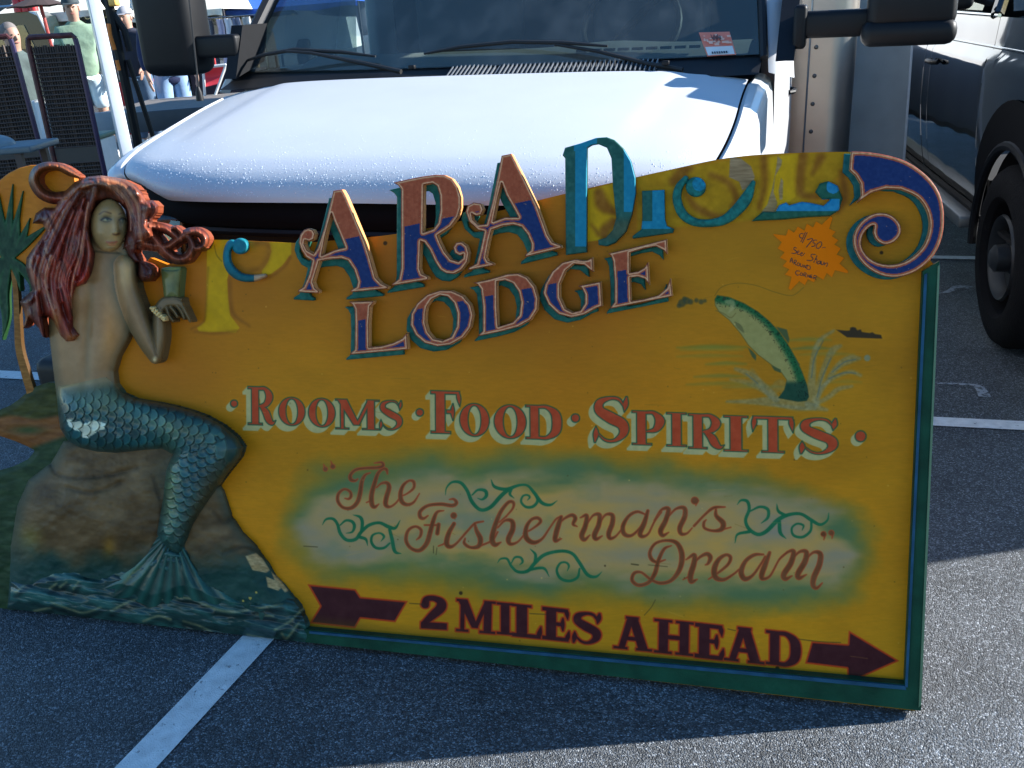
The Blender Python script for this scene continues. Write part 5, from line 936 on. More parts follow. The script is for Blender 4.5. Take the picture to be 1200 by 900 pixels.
# bumper reaches forward to the back of the board
_pt = to_van(SA-SU*1.1+SV*.6-SN*.02); _p2 = to_van(SA-SU*.3+SV*.6-SN*.02); _p3 = to_van(SA-SU*2.0+SV*.6-SN*.02)
fy = max(_pt[1], _p2[1], _p3[1])+.006
MB().box((-.96, fy, .46), (.96, fy+.2, .64), .03).build('bumper', bk, van, True)
MB().box((-.8, fy+.15, .5), (.8, .3, .8)).build('bumper_mount', dk, van)
def wheel(name, c, r, wd, parent, sg, hub=.56, rimcol=None):
    tm = mat('tyre_rubber', (.008, .008, .009), .9, spec=.15, bump=.4, bscale=120); ax = (sg, 0, 0)
    t = MB().lathe([(0, r*.62), (wd*.1, r*.66), (wd*.12, r*.78), (wd*.05, r*.93), (-wd*.08, r*.99), (-wd*.3, r), (-wd*.7, r), (-wd*.92, r*.98), (-wd, r*.9), (-wd, r*.6), (0, r*.62)], (c[0]+sg*0, c[1], c[2]), ax, 44).build(name, tm, parent, True)
    rm = rimcol or mat('steel_rim', (.32, .32, .33), .35, metal=.7, var=.15)
    rr = r*hub; MB().lathe([(0, rr*1.1), (.012, rr*1.06), (.004, rr), (-.05, rr*.92), (-.07, rr*.5), (-.03, rr*.42), (-.02, rr*.36), (.03, rr*.34), (.045, rr*.22), (.045, .001)], c, ax, 36).build('rim', rm, t, True)
    return t
wheel('wheel', (-.99, .82, .36), .36, .22, van, -1); wheel('wheel', (.99, .82, .36), .36, .22, van, 1)
MB().box((-.75, .3, .35), (.75, 2.5, .75)).build('chassis', dk, van)
# mirrors and antenna
mr_ = MB().box((-1.42, 1.02, 1.325), (-1.165, 1.20, 1.86), .05).build('mirror', bk, van, True); MB().box((-1.2, 1.06, 1.385), (-.99, 1.16, 1.47), .015).build('mirror_arm', bk, mr_, True); MB().prism([(1.02, 1.31), (1.24, 1.36), (1.3, 1.5), (1.12, 1.5)], -1.035, -.985, lambda a, b, h: (h, a, b)).build('mirror_base', bk, mr_)
MB().box((-1.405, 1.1985, 1.42), (-1.19, 1.203, 1.84)).build('mirror_glass', mat('mirror_silver', (.8, .8, .8), .02, metal=1.), mr_)
g = MB(); g.box((1.28, .95, 1.395), (1.53, 1.13, 1.53), .03); mr_ = g.build('mirror', bk, van, True)
MB().box((1.265, .94, 1.345), (1.535, 1.12, 1.42), .03).build('mirror_foot', bk, mr_, True)
MB().box((1.075, .99, 1.375), (1.33, 1.07, 1.455), .018).build('mirror_arm', bk, mr_, True)
g = MB().prism([(.93, 1.315), (1.12, 1.36), (1.42, 1.37), (1.3, 1.62), (1.12, 1.47)], 1.02, 1.075, lambda a, b, h: (h, a, b)); g.build('mirror_base', bk, mr_)
MB().box((1.065, .98, 1.345), (1.105, 1.09, 1.475), .012).build('mirror_hinge', bk, mr_, True)
MB().box((1.295, 1.1285, 1.42), (1.515, 1.133, 1.51)).build('mirror_glass', MATS['mirror_silver'], mr_)
_q0, _q1 = to_van(onpl(233, 108, VO+VA*.78, VA)), to_van(onpl(221, -6, VO+VA*.78, VA)); _q2 = _q0+(_q1-_q0)*1.9
an = MB().tube([_q0-[0, 0, .02], _q2], .0032, 6).build('antenna', bk2, van, True); MB().lathe([(-.03, .001), (-.03, .014), (.0, .012), (.02, .005), (.02, .001)], _q0, (0, 0, 1), 12).build('antenna_base', bk, an, True)
# lettering on the cargo side facing the grey truck: seen only in its reflection
g = MB(); rs4 = np.random.RandomState(9)
for zz in (1.25, 1.19, 1.08, 1.02):
    for k in range(8):
        y = 3.66+.034*k; g.box((1.2892, y, zz), (1.2905, y+.008, zz+.042)); g.box((1.2892, y+.008, zz+.017*(k % 3)), (1.2905, y+.024, zz+.017*(k % 3)+.008))
tag(g.build('side_lettering', mat('door_ink', (.03, .03, .035), .5), van), kind='stuff')
# cargo body behind the cab, riveted, rounded corner
am = mat('brushed_aluminium', (.42, .39, .36), .36, metal=.85, var=.12, vscale=4, bump=.05, bscale=12)
def boxsec(a):     # section walk: front face, rounded corner, side
    if a < .4: return (-1.18+(1.17+1.18)*a/.4, 2.62)
    if a < .6: t = (a-.4)/.2*math.pi/2; return (1.17+.115*math.sin(t), 2.62+.115*(1-math.cos(t)))
    return (1.285, 2.735+4*(a-.6)/.4)
cb = MB().grid(lambda a, b: (*boxsec(a), .55+2.1*b), 60, 2).build('cargo_box', am, van, True); MB().box((1.2855, 2.95, .6), (1.289, 6.7, 2.6)).build('side_skin', wp, cb)
MB().box((-1.18, 2.64, 2.63), (1.28, 6.7, 2.65)).build('box_roof', am, cb)
MB().tube([(1.075, 2.612, .6), (1.075, 2.612, 2.6)], .004, 6).build('seam_strip', mat('blue_grey_strip', (.2, .25, .3), .4, metal=.6), cb)
for z in np.arange(.62, 2.5, .128): MB().sphere((1.105, 2.617, z), (.010, .006, .010), 6).build('rivet', mat('dull_rivet', (.12, .12, .12), .5, metal=.6), cb, True)
# upright grey panel beside it
pc = VO+VL*1.45+VA*3.3; pn = empty('upright_panel', (pc[0], pc[1], 0), -PHI, 'flat grey metal panel with white edge trim standing between the two vehicles', 'metal panel')
MB().box((-.140, 0, .0), (.140, .03, 1.5), 0).build('sheet', mat('grey_sheet', (.34, .37, .38), .5, metal=.2, var=.14, vscale=5), pn)
for x in (-.152, .139): MB().box((x, -.006, 0), (x+.013, .034, 1.5), .003).build('edge_trim', mat('white_trim', (.6, .62, .64), .4), pn, True)

# ------------------------------------------------------------------ grey pickup
PG = rad(12.5); GW = np.array([2.08, 3.88, 0]); gt = empty('grey_truck', tuple(GW), -PG, 'dark grey truck parked nose out, its side mirroring the white van', 'truck')
gp = mat('dark_grey_metallic', (.012, .014, .016), .07, metal=.3, coat=1., var=.03, vscale=2)
def wavy(m, s=2.2, st=.25, dist=.02):
    t = m.node_tree; n = t.nodes.new('ShaderNodeTexNoise'); n.inputs['Scale'].default_value = s; n.inputs['Detail'].default_value = 1; tc = t.nodes.new('ShaderNodeTexCoord'); t.links.new(tc.outputs['Object'], n.inputs[0]); b_ = t.nodes.new('ShaderNodeBump'); b_.inputs['Strength'].default_value = st; b_.inputs['Distance'].default_value = dist
    t.links.new(n.outputs[0], b_.inputs['Height']); t.links.new(b_.outputs[0], bsdf(m).inputs['Normal']); t.links.new(b_.outputs[0], bsdf(m).inputs['Coat Normal'])
wavy(gp)
WB, RW = 4.25, .385
def gx(z, y=0): return .02+.05*((z-.9)/.45)**2*(1 if z < .9 else .6)+(.03*sst(1.13, 1.19, z))+(.24*(z-1.32) if z > 1.32 else 0)
def sheet(name, y0, y1, z0, z1, arch=None, ny=24, nz=24, m=gp, parent=gt, off=0.):
    def f(a, b):
        y = y0+(y1-y0)*a; zb = z0
        if arch is not None:
            d = abs(y-arch)
            if d < .47: zb = max(z0, RW+math.sqrt(max(0, .47**2-d*d)))
        z = zb+(z1-zb)*b; return (gx(z)+off, y, z)
    g = MB().grid(f, ny, nz); g.F = [tuple(reversed(q)) for q in g.F]; return g.build(name, m, parent, True)
sheet('fender', -.93, .60, .46, 1.32, 0., 48, 20); d1 = sheet('door', .606, 1.70, .46, 1.32); sheet('cab_corner', 1.706, 1.86, .46, 1.32, ny=6); sheet('bed_side', 1.88, WB+1.1, .46, 1.32, WB, 60, 20)  # cab shortened and bed put in so sun reaches the cargo side
for dd, y in ((d1, 1.55),): MB().tube([(.01, y-.09, 1.08), (-.015, y-.06, 1.08), (-.015, y+.06, 1.08), (.01, y+.09, 1.08)], .013, 8).build('handle', bk, dd, True)
MB().box((-.045, .50, .40), (.06, 3.7, .455), .012).build('running_board', mat('grey_step', (.16, .17, .17), .4, metal=.5), gt, True)
MB().box((.03, -.6, .455), (.06, 3.7, .47)).build('sill', dk, gt)
for c in (0, WB):
    g = MB().tube([(.012, c+.46*math.cos(t), RW+.46*math.sin(t)) for t in np.linspace(-.1, math.pi+.1, 26)], .02, 8); g.build('wheel_flare', bk, gt, True)
    g = MB().grid(lambda a, b: (gx(min(1.2, RW+(.47+.17*b)*math.sin(math.pi*a)))-.012+.004*b, c+(.47+.17*b)*math.cos(math.pi*a), max(.40, RW+(.47+.17*b)*math.sin(math.pi*a))), 28, 4); g.F = [tuple(reversed(f)) for f in g.F]; g.build('reflection_cladding', MATS['matt_black_trim'], gt, True)  # black ring added round the arch to paint in a dark reflection
    g = MB().grid(lambda a, b: (.06+.5*b, c+.455*math.cos(math.pi*a), RW+.455*math.sin(math.pi*a)), 24, 2); g.build('wheel_well', dk, gt)
    wheel('wheel', (.02 if c == 0 else -.03, c, RW), RW, .25, gt, -1, .43, mat('dim_rim', (.03, .033, .036), .45, metal=.3)).rotation_euler.z = 0; wheel('wheel', (1.94, c, RW), RW, .25, gt, 1)
wn = glass('dark_side_glass', (.6, .64, .64), .05)
for y0, y1 in ((.95, 1.68),):
    MB().add([(gx(1.34), y0, 1.34), (gx(1.34), y1, 1.34), (gx(1.94), y1-.03, 1.94), (gx(1.94), y0+(.45 if y0 < 1 else .03), 1.94)], [(3, 2, 1, 0)]).build('side_window', wn, gt)
MB().tube([(gx(1.33)-.006, .62, 1.325), (gx(1.33)-.006, 1.84, 1.325)], .009, 8).build('window_trim', ch, gt, True)
MB().tube([(gx(1.19)-.005, -.9, 1.195), (gx(1.19)-.005, WB+1, 1.195)], .006, 8).build('body_crease', gp, gt, True)
for y in (1.80, .9): MB().tube([(gx(1.32)+.01, y-(.2 if y < 1 else 0), 1.32), (gx(1.95)+.01, y+(.35 if y < 1 else 0), 1.95)], .03, 8).build('pillar', gp, gt, True)
MB().box((.22, 1.3, 1.94), (1.74, 1.88, 2.05), .05).build('roof', gp, gt, True)
MB().box((.10, 1.84, 1.0), (1.86, 1.88, 1.98), .02).build('cab_back', gp, gt, True)
MB().grid(lambda a, b: (.09+1.78*a, -.88+1.45*b+.12*(2*a-1)**2*(1-b), 1.26+.10*math.sin(math.pi*min(1, b*.9+.1)/2)-.06*(2*a-1)**4), 24, 16).build('hood', gp, gt, True)
MB().add([(.12, .58, 1.34), (1.84, .58, 1.34), (1.70, 1.32, 1.95), (.26, 1.32, 1.95)], [(0, 1, 2, 3)]).build('windshield', wn, gt)
MB().box((.10, -.95, .62), (1.86, -.85, 1.27), .03).build('grille', bk, gt, True); MB().box((.02, -1.06, .40), (1.94, -.86, .62), .04).build('bumper', bk, gt, True)
for x in (.11, 1.65): MB().box((x, -.965, .82), (x+.2, -.93, 1.04), .01).build('headlight', lg, gt, True)
MB().grid(lambda a, b: (1.94, -.93+(WB+2.0)*a, .46+.86*b), 10, 4).build('side_panel', gp, gt)
MB().box((.1, .6, .45), (1.86, WB+1.05, .6)).build('floor_pan', dk, gt); MB().box((.1, WB+1.05, .5), (1.86, WB+1.1, 1.32), .02).build('tailgate', gp, gt, True)
g = MB().box((-.20, .62, 1.36), (-.03, .74, 1.66), .03); gm_ = g.build('mirror', bk, gt, True); MB().tube([(-.05, .7, 1.42), (.06, .72, 1.38)], .02, 8).build('mirror_arm', bk, gm_, True)

# ------------------------------------------------------------------ behind the van: people and stalls
def gz(P): return (float(P[0]), float(P[1]), rise(P[1]))
def at(x, y, Y): return onY(x, y, Y)
def skin(name, nodes, edges, m, parent, sub_=2, root=0):
    me = bpy.data.meshes.new(name); me.from_pydata([n[0] for n in nodes], edges, []); me.update(); me.materials.append(m); o = link(name, me, parent)
    md = o.modifiers.new('skin', 'SKIN'); md.use_smooth_shade = True
    for i, n in enumerate(nodes):
        r = n[1] if hasattr(n[1], '__len__') else (n[1], n[1]); me.skin_vertices[0].data[i].radius = r
    me.skin_vertices[0].data[root].use_root = True; s = o.modifiers.new('sub', 'SUBSURF'); s.levels = sub_; s.render_levels = sub_; return o
def person(loc, rz, h, label, shirt, legs, shorts=False, hat=None, hairc=(.35, .33, .3), lean=0., arm_b=(.0, .0), jacket=False, shoes=(.6, .6, .58), skinc=(.42, .24, .17)):
    r = empty('person', loc, rz, label, 'person', None); k = h/1.78; sm = mat('skin_%d' % int(skinc[0]*100), skinc, .55); T = lambda x, y, z: (x*k, y*k, z*k)
    N = [(T(0, 0, .95), (.15, .11)), (T(0, .005, 1.12), (.135, .10)), (T(0, .0, 1.36), (.175, .11)), (T(0, .0, 1.475), (.085, .07)), (T(0, -.01, 1.53), (.056, .06)), (T(0, -.02, 1.60), (.070, .088)), (T(0, -.015, 1.68), (.078, .097)), (T(0, .0, 1.745), (.055, .07))]
    E = [(i, i+1) for i in range(7)]
    for sg, bend in ((-1, arm_b[0]), (1, arm_b[1])):
        i = len(N); N += [(T(sg*.17, 0, 1.42), .056), (T(sg*.235, .01, 1.15), .042), (T(sg*(.255-.05*bend), -.06-.16*bend, .92+.12*bend), .030), (T(sg*(.255-.06*bend), -.08-.2*bend, .87+.15*bend), (.018, .036))]; E += [(2, i), (i, i+1), (i+1, i+2), (i+2, i+3)]
        hx, hy, hz = sg*(.255-.06*bend), -.08-.2*bend, .87+.15*bend
        for q, (dy, ln_) in enumerate([(-.028, .075), (-.010, .085), (.008, .08), (.026, .062)]):
            j = len(N); N += [(T(hx, hy+dy, hz-.045), .010), (T(hx-sg*.008, hy+dy-.004, hz-.045-ln_*.5), .009), (T(hx-sg*.022, hy+dy-.008, hz-.045-ln_), .007)]; E += [(i+3, j), (j, j+1), (j+1, j+2)]
        j = len(N); N += [(T(hx-sg*.004, hy-.045, hz-.01), .011), (T(hx-sg*.01, hy-.06, hz-.05), .009)]; E += [(i+3, j), (j, j+1)]
    L = []
    for sg in (-1, 1):
        i = len(N); N += [(T(sg*.085, 0, .88), .088), (T(sg*.10, -.01, .50), .058), (T(sg*.105, .005, .32), .058), (T(sg*.11, .02, .09), .038), (T(sg*.12, -.05, .035), (.035, .028)), (T(sg*.125, -.14, .028), (.035, .022))]; E += [(0, i)]+[(i+q, i+q+1) for q in range(5)]
    b = skin('body', N, E, sm, r)
    shm = mat('cloth_%s' % '_'.join('%d' % int(c*100) for c in shirt), shirt, .85, var=.25, vscale=9, bump=1., bscale=11); e_ = .026
    S = [(T(0, 0, .80 if not jacket else .76), (.185, .14)), (T(0, .005, 1.10), (.17, .135)), (T(0, 0, 1.36), (.20, .13)), (T(0, .0, 1.47), (.11, .085)), (T(0, -.005, 1.545), (.072, .07))]; Es = [(0, 1), (1, 2), (2, 3), (3, 4)]
    for sg, bend in ((-1, arm_b[0]), (1, arm_b[1])):
        i = len(S); S += [(T(sg*.178, 0, 1.42), .078), (T(sg*.238, .01, 1.13), .07)]; Es += [(2, i), (i, i+1)]
        if jacket: S += [(T(sg*(.256-.05*bend), -.055-.15*bend, .94+.11*bend), .046)]; Es += [(i+1, i+2)]
    skin('shirt' if not jacket else 'jacket', S, Es, shm, r)
    lmat = mat('cloth_%s' % '_'.join('%d' % int(c*100) for c in legs), legs, .85, var=.14, vscale=9, bump=.4, bscale=12)
    Lg = [(T(0, 0, 1.06), (.16, .125))]; El = []
    for sg in (-1, 1):
        i = len(Lg); Lg += [(T(sg*.09, 0, .84), .108), (T(sg*.103, -.01, .54), .098 if shorts else .082)]; El += [(0, i), (i, i+1)]
        if not shorts: Lg += [(T(sg*.105, .005, .32), .072), (T(sg*.11, .01, .07), .062)]; El += [(i+1, i+2), (i+2, i+3)]
        so = MB().box((T(sg*.12-.045, 0, 0)[0], -.20*k, 0), (T(sg*.12+.045, 0, 0)[0], .075*k, .085*k), .03).build('shoe', mat('shoe_%d' % int(shoes[0]*100), shoes, .6), r, True)
    skin('shorts' if shorts else 'trousers', Lg, El, lmat, r)
    hm = mat('hair_%d' % int(hairc[0]*100), hairc, .8, bump=.5, bscale=60)
    MB().grid(lambda a, b_: T(.088*math.sin(math.pi*b_*.58)*math.cos(2*math.pi*a), .012+.107*math.sin(math.pi*b_*.58)*math.sin(2*math.pi*a)+(.02 if True else 0)*b_, 1.685+.102*math.cos(math.pi*b_*.58)*1.0+(.03*b_*(-math.sin(2*math.pi*a)))), 20, 8).build('hair', hm, r, True)
    g = MB(); g.sphere(T(0, -.112, 1.635), (.014*k, .018*k, .024*k), 6); g.build('nose', sm, r, True)
    for sg in (-1, 1): MB().sphere(T(sg*.078, .0, 1.645), (.012*k, .02*k, .03*k), 6).build('ear', sm, r, True); MB().sphere(T(sg*.031, -.098, 1.665), (.012*k, .008*k, .007*k), 5).build('eye', mat('eye_dark', (.03, .025, .02), .3), r, True)
    MB().sphere(T(0, -.103, 1.592), (.026*k, .008*k, .006*k), 5).build('mouth', mat('lip', (.3, .1, .09), .5), r, True)
    if hat is not None:
        g = MB(); g.grid(lambda a, b_: T(.098*math.sin(math.pi*b_*.5)*math.cos(2*math.pi*a), .118*math.sin(math.pi*b_*.5)*math.sin(2*math.pi*a), 1.70+.105*math.cos(math.pi*b_*.5)), 20, 7); g.grid(lambda a, b_: T((2*a-1)*.075, -.105-.085*b_*(1-(2*a-1)**2*.5), 1.708-.02*b_), 8, 4); g.build('cap', mat('cap_%d_%d' % (int(hat[0]*100), int(hat[2]*100)), hat, .8), r, True)
    return r
def standing(px, ytop, Y, h): 
    P = at(px, ytop, Y); return (P[0], P[1], rise(P[1]))
# man in green polo
def foot(px, py, Y): P = at(px, py, Y); return (float(P[0]), float(Y), rise(Y))
person(foot(103, 95, 11.5), .35, 1.76, 'man in a pale green polo shirt, dark cap and white shorts behind the mesh panel', (.22, .32, .22), (.62, .74, .76), True, (.03, .045, .05), arm_b=(.3, .1), shoes=(.75, .75, .72))
person(foot(24, 90, 9.2), .9, 1.62, 'grey haired man in dark clothes behind the mesh panel cut off by the edge', (.06, .085, .08), (.03, .04, .04), False, None, (.16, .14, .13), jacket=False)
person(foot(163, 95, 12.2), -.2, 1.58, 'man with white hair in a dark navy jacket beside the black stand', (.012, .016, .032), (.07, .12, .19), False, (.30, .30, .32), jacket=True, arm_b=(.8, .8))
person(foot(202, 100, 11.), .6, 1.80, 'person in light blue jeans and navy jacket half hidden by the van mirror', (.012, .02, .07), (.22, .34, .52), False, None, (.1, .08, .06), jacket=True)
person(foot(66, 60, 15.), .3, 1.80, 'person in a black cap farther back beyond the second mesh panel', (.06, .06, .06), (.08, .08, .09), False, (.02, .02, .025))
# canopy pole
pp = at(131, 100, 3.5); pol = empty('canopy_pole', (pp[0], pp[1], 0), .5, 'white metal canopy pole standing left of the van hood', 'pole')
MB().box((-.020, -.020, .008), (.020, .020, 2.3), .004).build('post', mat('white_powder_coat', (.50, .55, .60), .35, coat=.3), pol, True)
MB().box((-.05, -.05, 0), (.05, .05, .008)).build('foot_plate', mat('zinc', (.3, .3, .3), .4, metal=.8), pol)
# mesh panels in tubular frames
rt = mat('rusty_red_tube', (.085, .018, .016), .5, var=.4, vscale=30); vt = mat('violet_tube', (.03, .02, .07), .3, metal=.3); wm = mat('dark_wire', (.075, .05, .04), .6)
def meshpanel(c4, Y, label):
    T_ = [at(*p, Y) for p in c4]; TL, TR, BR, BL = T_; org = np.array([(TL[0]+TR[0])/2, Y, rise(Y)]); r = empty('mesh_panel', tuple(org), 0, label, 'mesh panel', None)
    dz = lambda P, Q: P+(Q-P)*((P[2]-org[2]-.02)/(P[2]-Q[2])); BLg, BRg = dz(TL, BL), dz(TR, BR); q = lambda a, b: (TL*(1-a)+TR*a)*(1-b)+(BLg*(1-a)+BRg*a)*b-org
    MB().tube([q(0, 1), q(0, .5), q(0, .03), q(.02, .008)], .016, 8).build('frame_rail', rt, r, True); MB().tube([q(.02, .008), q(.06, 0), q(.94, 0), q(.985, .012)], .016, 8).build('frame_rail', rt, r, True); MB().tube([q(.985, .012), q(1, .04), q(1, .5), q(1, 1)], .016, 8).build('frame_rail', vt, r, True)
    g = MB()
    for b in np.concatenate([np.linspace(.06, .40, 22), np.linspace(.46, .74, 20)]): g.tube([q(.04, b), q(.96, b)], .0042, 5, False)
    for a in np.linspace(.06, .94, 18): g.tube([q(a, .03)+[0, .006, 0], q(a, .76)+[0, .006, 0]], .003, 4, False)
    tag(g.build('wire_mesh', wm, r), kind='stuff')
    for a in (.3, .55, .78): MB().tube([q(a, .03)+[0, .02, 0], q(a, .76)+[0, .02, 0]], .010, 5).build('stiffener', wm, r)
    g = MB(); V_ = [q(.03, .40), q(.97, .40), q(.97, .46), q(.03, .46)]; g.add([v for v in V_]+[v+[0, .01, 0] for v in V_], [(0, 3, 2, 1), (4, 5, 6, 7), (0, 1, 5, 4), (2, 3, 7, 6)]).build('cross_plate', mat('brown_plate', (.05, .042, .036), .5), r)
    for b in (.76,): MB().tube([q(.0, b), q(1, b)], .018, 8).build('cross_bar', rt, r, True)
    V_ = [q(.03, .035), q(.97, .035), q(.97, .76), q(.03, .76)]; MB().add([v+[0, .035, 0] for v in V_], [(0, 3, 2, 1)]).build('backing_sheet', mat('dark_backing', (.03, .022, .02), .8), r)
    return r
meshpanel([(31, 44), (88, 41), (120, 190), (64, 190)], 5.9, 'dark wire mesh panel in a rusty tube frame, the whole one by the canopy pole')
meshpanel([(-46, 48), (12, 42), (52, 190), (-10, 192)], 6.3, 'dark wire mesh panel cut off by the left edge of the photo')
# things standing around the stalls
def boxthing(name, c0, c1, Y, dep, m, label, cat, base=None, bev=.01, z0=None):
    A_, B_ = at(*c0, Y), at(*c1, Y); zt, zb = max(A_[2], B_[2]), (min(A_[2], B_[2]) if z0 is None else z0+rise(Y)); r = empty(name, ((A_[0]+B_[0])/2, Y+dep/2, zb), 0, label, cat); w_ = abs(B_[0]-A_[0])/2
    MB().box((-w_, -dep/2, 0), (w_, dep/2, zt-zb), bev).build('body', m, r, True); return r, w_, zt-zb
wl = mat('white_laminate', (.72, .72, .70), .4); r_, w_, h__ = boxthing('cooler_box', (62, 170), (113, 188), 6.25, .4, wl, 'white box with a green edged lid low behind the second mesh panel', 'box', z0=0.)
MB().box((-w_-.01, -.21, h__), (w_+.01, .21, h__+.03), .008).build('lid', mat('green_lid', (.05, .16, .10), .5), r_, True)
r_, w_, h__ = boxthing('white_crate', (38, 118), (56, 190), 6.9, .3, wl, 'bright white upright board in the gap between the two mesh panels', 'board', z0=0.); MB().box((-w_, -.17, h__*.5), (w_, -.15, h__*.53)).build('batten', mat('grey_batten', (.3, .3, .3), .6), r_)
tb = at(10, 172, 4.6); r_ = empty('side_table', (tb[0]-.1, 4.6, 0), 0, 'low grey table with a domed lump on it at the left edge', 'table'); z_ = tb[2]
MB().box((-.5, -.16, z_-.02), (.27, .16, z_+.01), .008).build('table_top', mat('blue_grey_top', (.12, .15, .16), .45), r_, True)
for x in (-.45, .2):
    for y in (-.13, .13): MB().box((x-.015, y-.015, 0), (x+.015, y+.015, z_-.021)).build('leg', wm, r_)
r2_ = empty('covered_bowl', (tb[0]-.12, 4.6, z_+.01), 0, 'upturned grey bowl lying on the low grey table', 'bowl'); MB().grid(lambda a, b: (.15*math.cos(a*2*math.pi)*math.cos(b*math.pi/2), .12*math.sin(a*2*math.pi)*math.cos(b*math.pi/2), .055*math.sin(b*math.pi/2)), 24, 8).build('shell', mat('grey_bowl', (.2, .24, .25), .4), r2_, True); MB().lathe([(0, .001), (0, .03), (.008, .03), (.008, .001)], (0, 0, .053), (0, 0, 1), 14).build('foot_ring', MATS['grey_bowl'], r2_, True)
# low trailer with pale side rail
tA, tB = at(104, 133, 7.6), at(240, 156, 7.6); tr = empty('flatbed_trailer', ((tA[0]+tB[0])/2, 7.9, rise(7.9)), 0, 'low flatbed trailer with a pale front rail behind the canopy pole', 'trailer'); hw = (tB[0]-tA[0])/2+.1; zt_, zb_ = tA[2]-rise(7.9), tA[2]-rise(7.9)-.17
MB().box((-hw, -.3, zb_), (-hw+.36, -.26, zt_), .005).build('side_rail', mat('pale_blue_rail', (.28, .33, .36), .4), tr, True); MB().box((-hw+.37, -.3, zb_), (hw, -.26, zt_-.02), .005).build('side_rail', mat('slate_rail', (.06, .07, .08), .45), tr, True); MB().box((-hw, -.255, zt_-.06), (hw, 1.4, zt_-.03)).build('deck', mat('deck_boards', (.16, .14, .12), .7, var=.2), tr)
for x in (-hw+.4, hw-.4): wheel('wheel', (x, .5, .28), .28, .16, tr, -1 if x < 0 else 1)
# black stand with straps and lamp
sA = at(152, 100, 6.4); std = empty('black_stand', (sA[0], 6.4, 0), 0, 'tall black stand with orange straps and an orange lamp on top', 'stand'); q = lambda x, y, Y=6.4: at(x, y, Y)-np.array([sA[0], 6.4, 0])
e1 = q(126, -4); e2 = q(161, 165); e2 = e1+(e2-e1)*(e1[2]/(e1[2]-e2[2])); MB().tube([e1, e2], .030, 8).build('post', bk, std, True); f1, f2 = q(150, 70), q(176, 150); f2 = f1+(f2-f1)*(f1[2]/(f1[2]-f2[2])); MB().tube([f1, f2], .016, 8).build('brace', bk, std, True); MB().tube([q(120, -2), q(128, 10), q(146, 36), q(152, 60)], .022, 8).build('crank_arm', bk, std, True)
o_ = mat('safety_orange', (.85, .22, .03), .5); A_, B_ = q(128, -6), q(140, 7); MB().box((A_[0], -.05, B_[2]), (B_[0], .03, A_[2]), .01).build('lamp', mat('amber_lens', (.9, .5, .12), .3), std, True)
MB().tube([q(130, 28)-[0, .04, 0], q(132, 40)-[0, .05, 0], q(137, 58)-[0, .04, 0]], .014, 6).build('strap', o_, std, True); MB().tube([q(140, 70)-[0, .05, 0], q(143, 82)-[0, .05, 0]], .013, 6).build('strap', o_, std, True)
# canopies
cv = mat('beige_canvas', (.72, .68, .56), .8, var=.05, bump=.2, bscale=4); cvb = mat('blue_canvas', (.03, .12, .55), .7)
def canopy(x0, x1, yb, Y, dep, m, label, val=.22, slope=.16, top=None):
    A_, B_ = at(x0, yb, Y), at(x1, yb, Y); r = empty('canopy', ((A_[0]+B_[0])/2, Y+dep/2, rise(Y)), 0, label, 'canopy'); w_ = (B_[0]-A_[0])/2; zb = (A_[2]+B_[2])/2-rise(Y); zc = zb+val; pk = zc+1.15
    n = 24; MB().grid(lambda a, b: ((2*a-1)*w_, -dep/2-.02*math.sin(a*40)*(1-b), zb+val*b+.02*math.cos(a*14)*(1-b)), n*2, 3).build('valance', m, r, True)
    g = MB()
    for (p0, p1) in (((-w_, -dep/2), (w_, -dep/2)), ((w_, -dep/2), (w_, dep/2)), ((w_, dep/2), (-w_, dep/2)), ((-w_, dep/2), (-w_, -dep/2))):
        g.grid(lambda a, b: ((p0[0]*(1-a)+p1[0]*a)*(1-b), (p0[1]*(1-a)+p1[1]*a)*(1-b), zc+(pk-zc)*b-.10*math.sin(math.pi*b)*1-.0*a), 12, 8)
    g.build('roof', m, r, True)
    for x in (-w_, w_):
        for y in (-dep/2+.02, dep/2): MB().box((x-.018, y, 0), (x+.018, y+.036, zc)).build('leg', mat('dark_pole', (.06, .05, .05), .5), r)
    return r
canopy(-10, 116, 25, 14.2, 4.2, cv, 'beige canvas canopy above the man in the green polo', .10, .30)
canopy(148, 262, 23, 15.0, 3.8, cv, 'cream canvas canopy seen on both sides of the van mirror', .10, .26)
canopy(264, 420, 13, 17.0, 3.4, cvb, 'bright blue canopy between the van mirror and windshield pillar', .08, .2)
# umbrella over the left stall
u0 = at(44, 12, 12.4); um = empty('patio_umbrella', (u0[0], 12.4, rise(12.4)), 0, 'flat brown patio umbrella on a red pole in front of the beige canopy', 'umbrella'); uz = u0[2]-rise(12.4)
MB().tube([(0.1, 0, 0), (.05, 0, uz+.05)], .022, 8).build('pole', mat('red_pole', (.35, .04, .03), .5), um, True); g = MB()
for k in range(8):
    a0, a1 = k*math.pi/4, (k+1)*math.pi/4; g.add([(.05, 0, uz+.17), (.36*math.cos(a0), .36*math.sin(a0), uz+.04), (.33*math.cos((a0+a1)/2), .33*math.sin((a0+a1)/2), uz+.05), (.36*math.cos(a1), .36*math.sin(a1), uz+.04)], [(0, 1, 2, 3)])
g.build('shade', mat('umbrella_brown', (.05, .03, .025), .8), um)
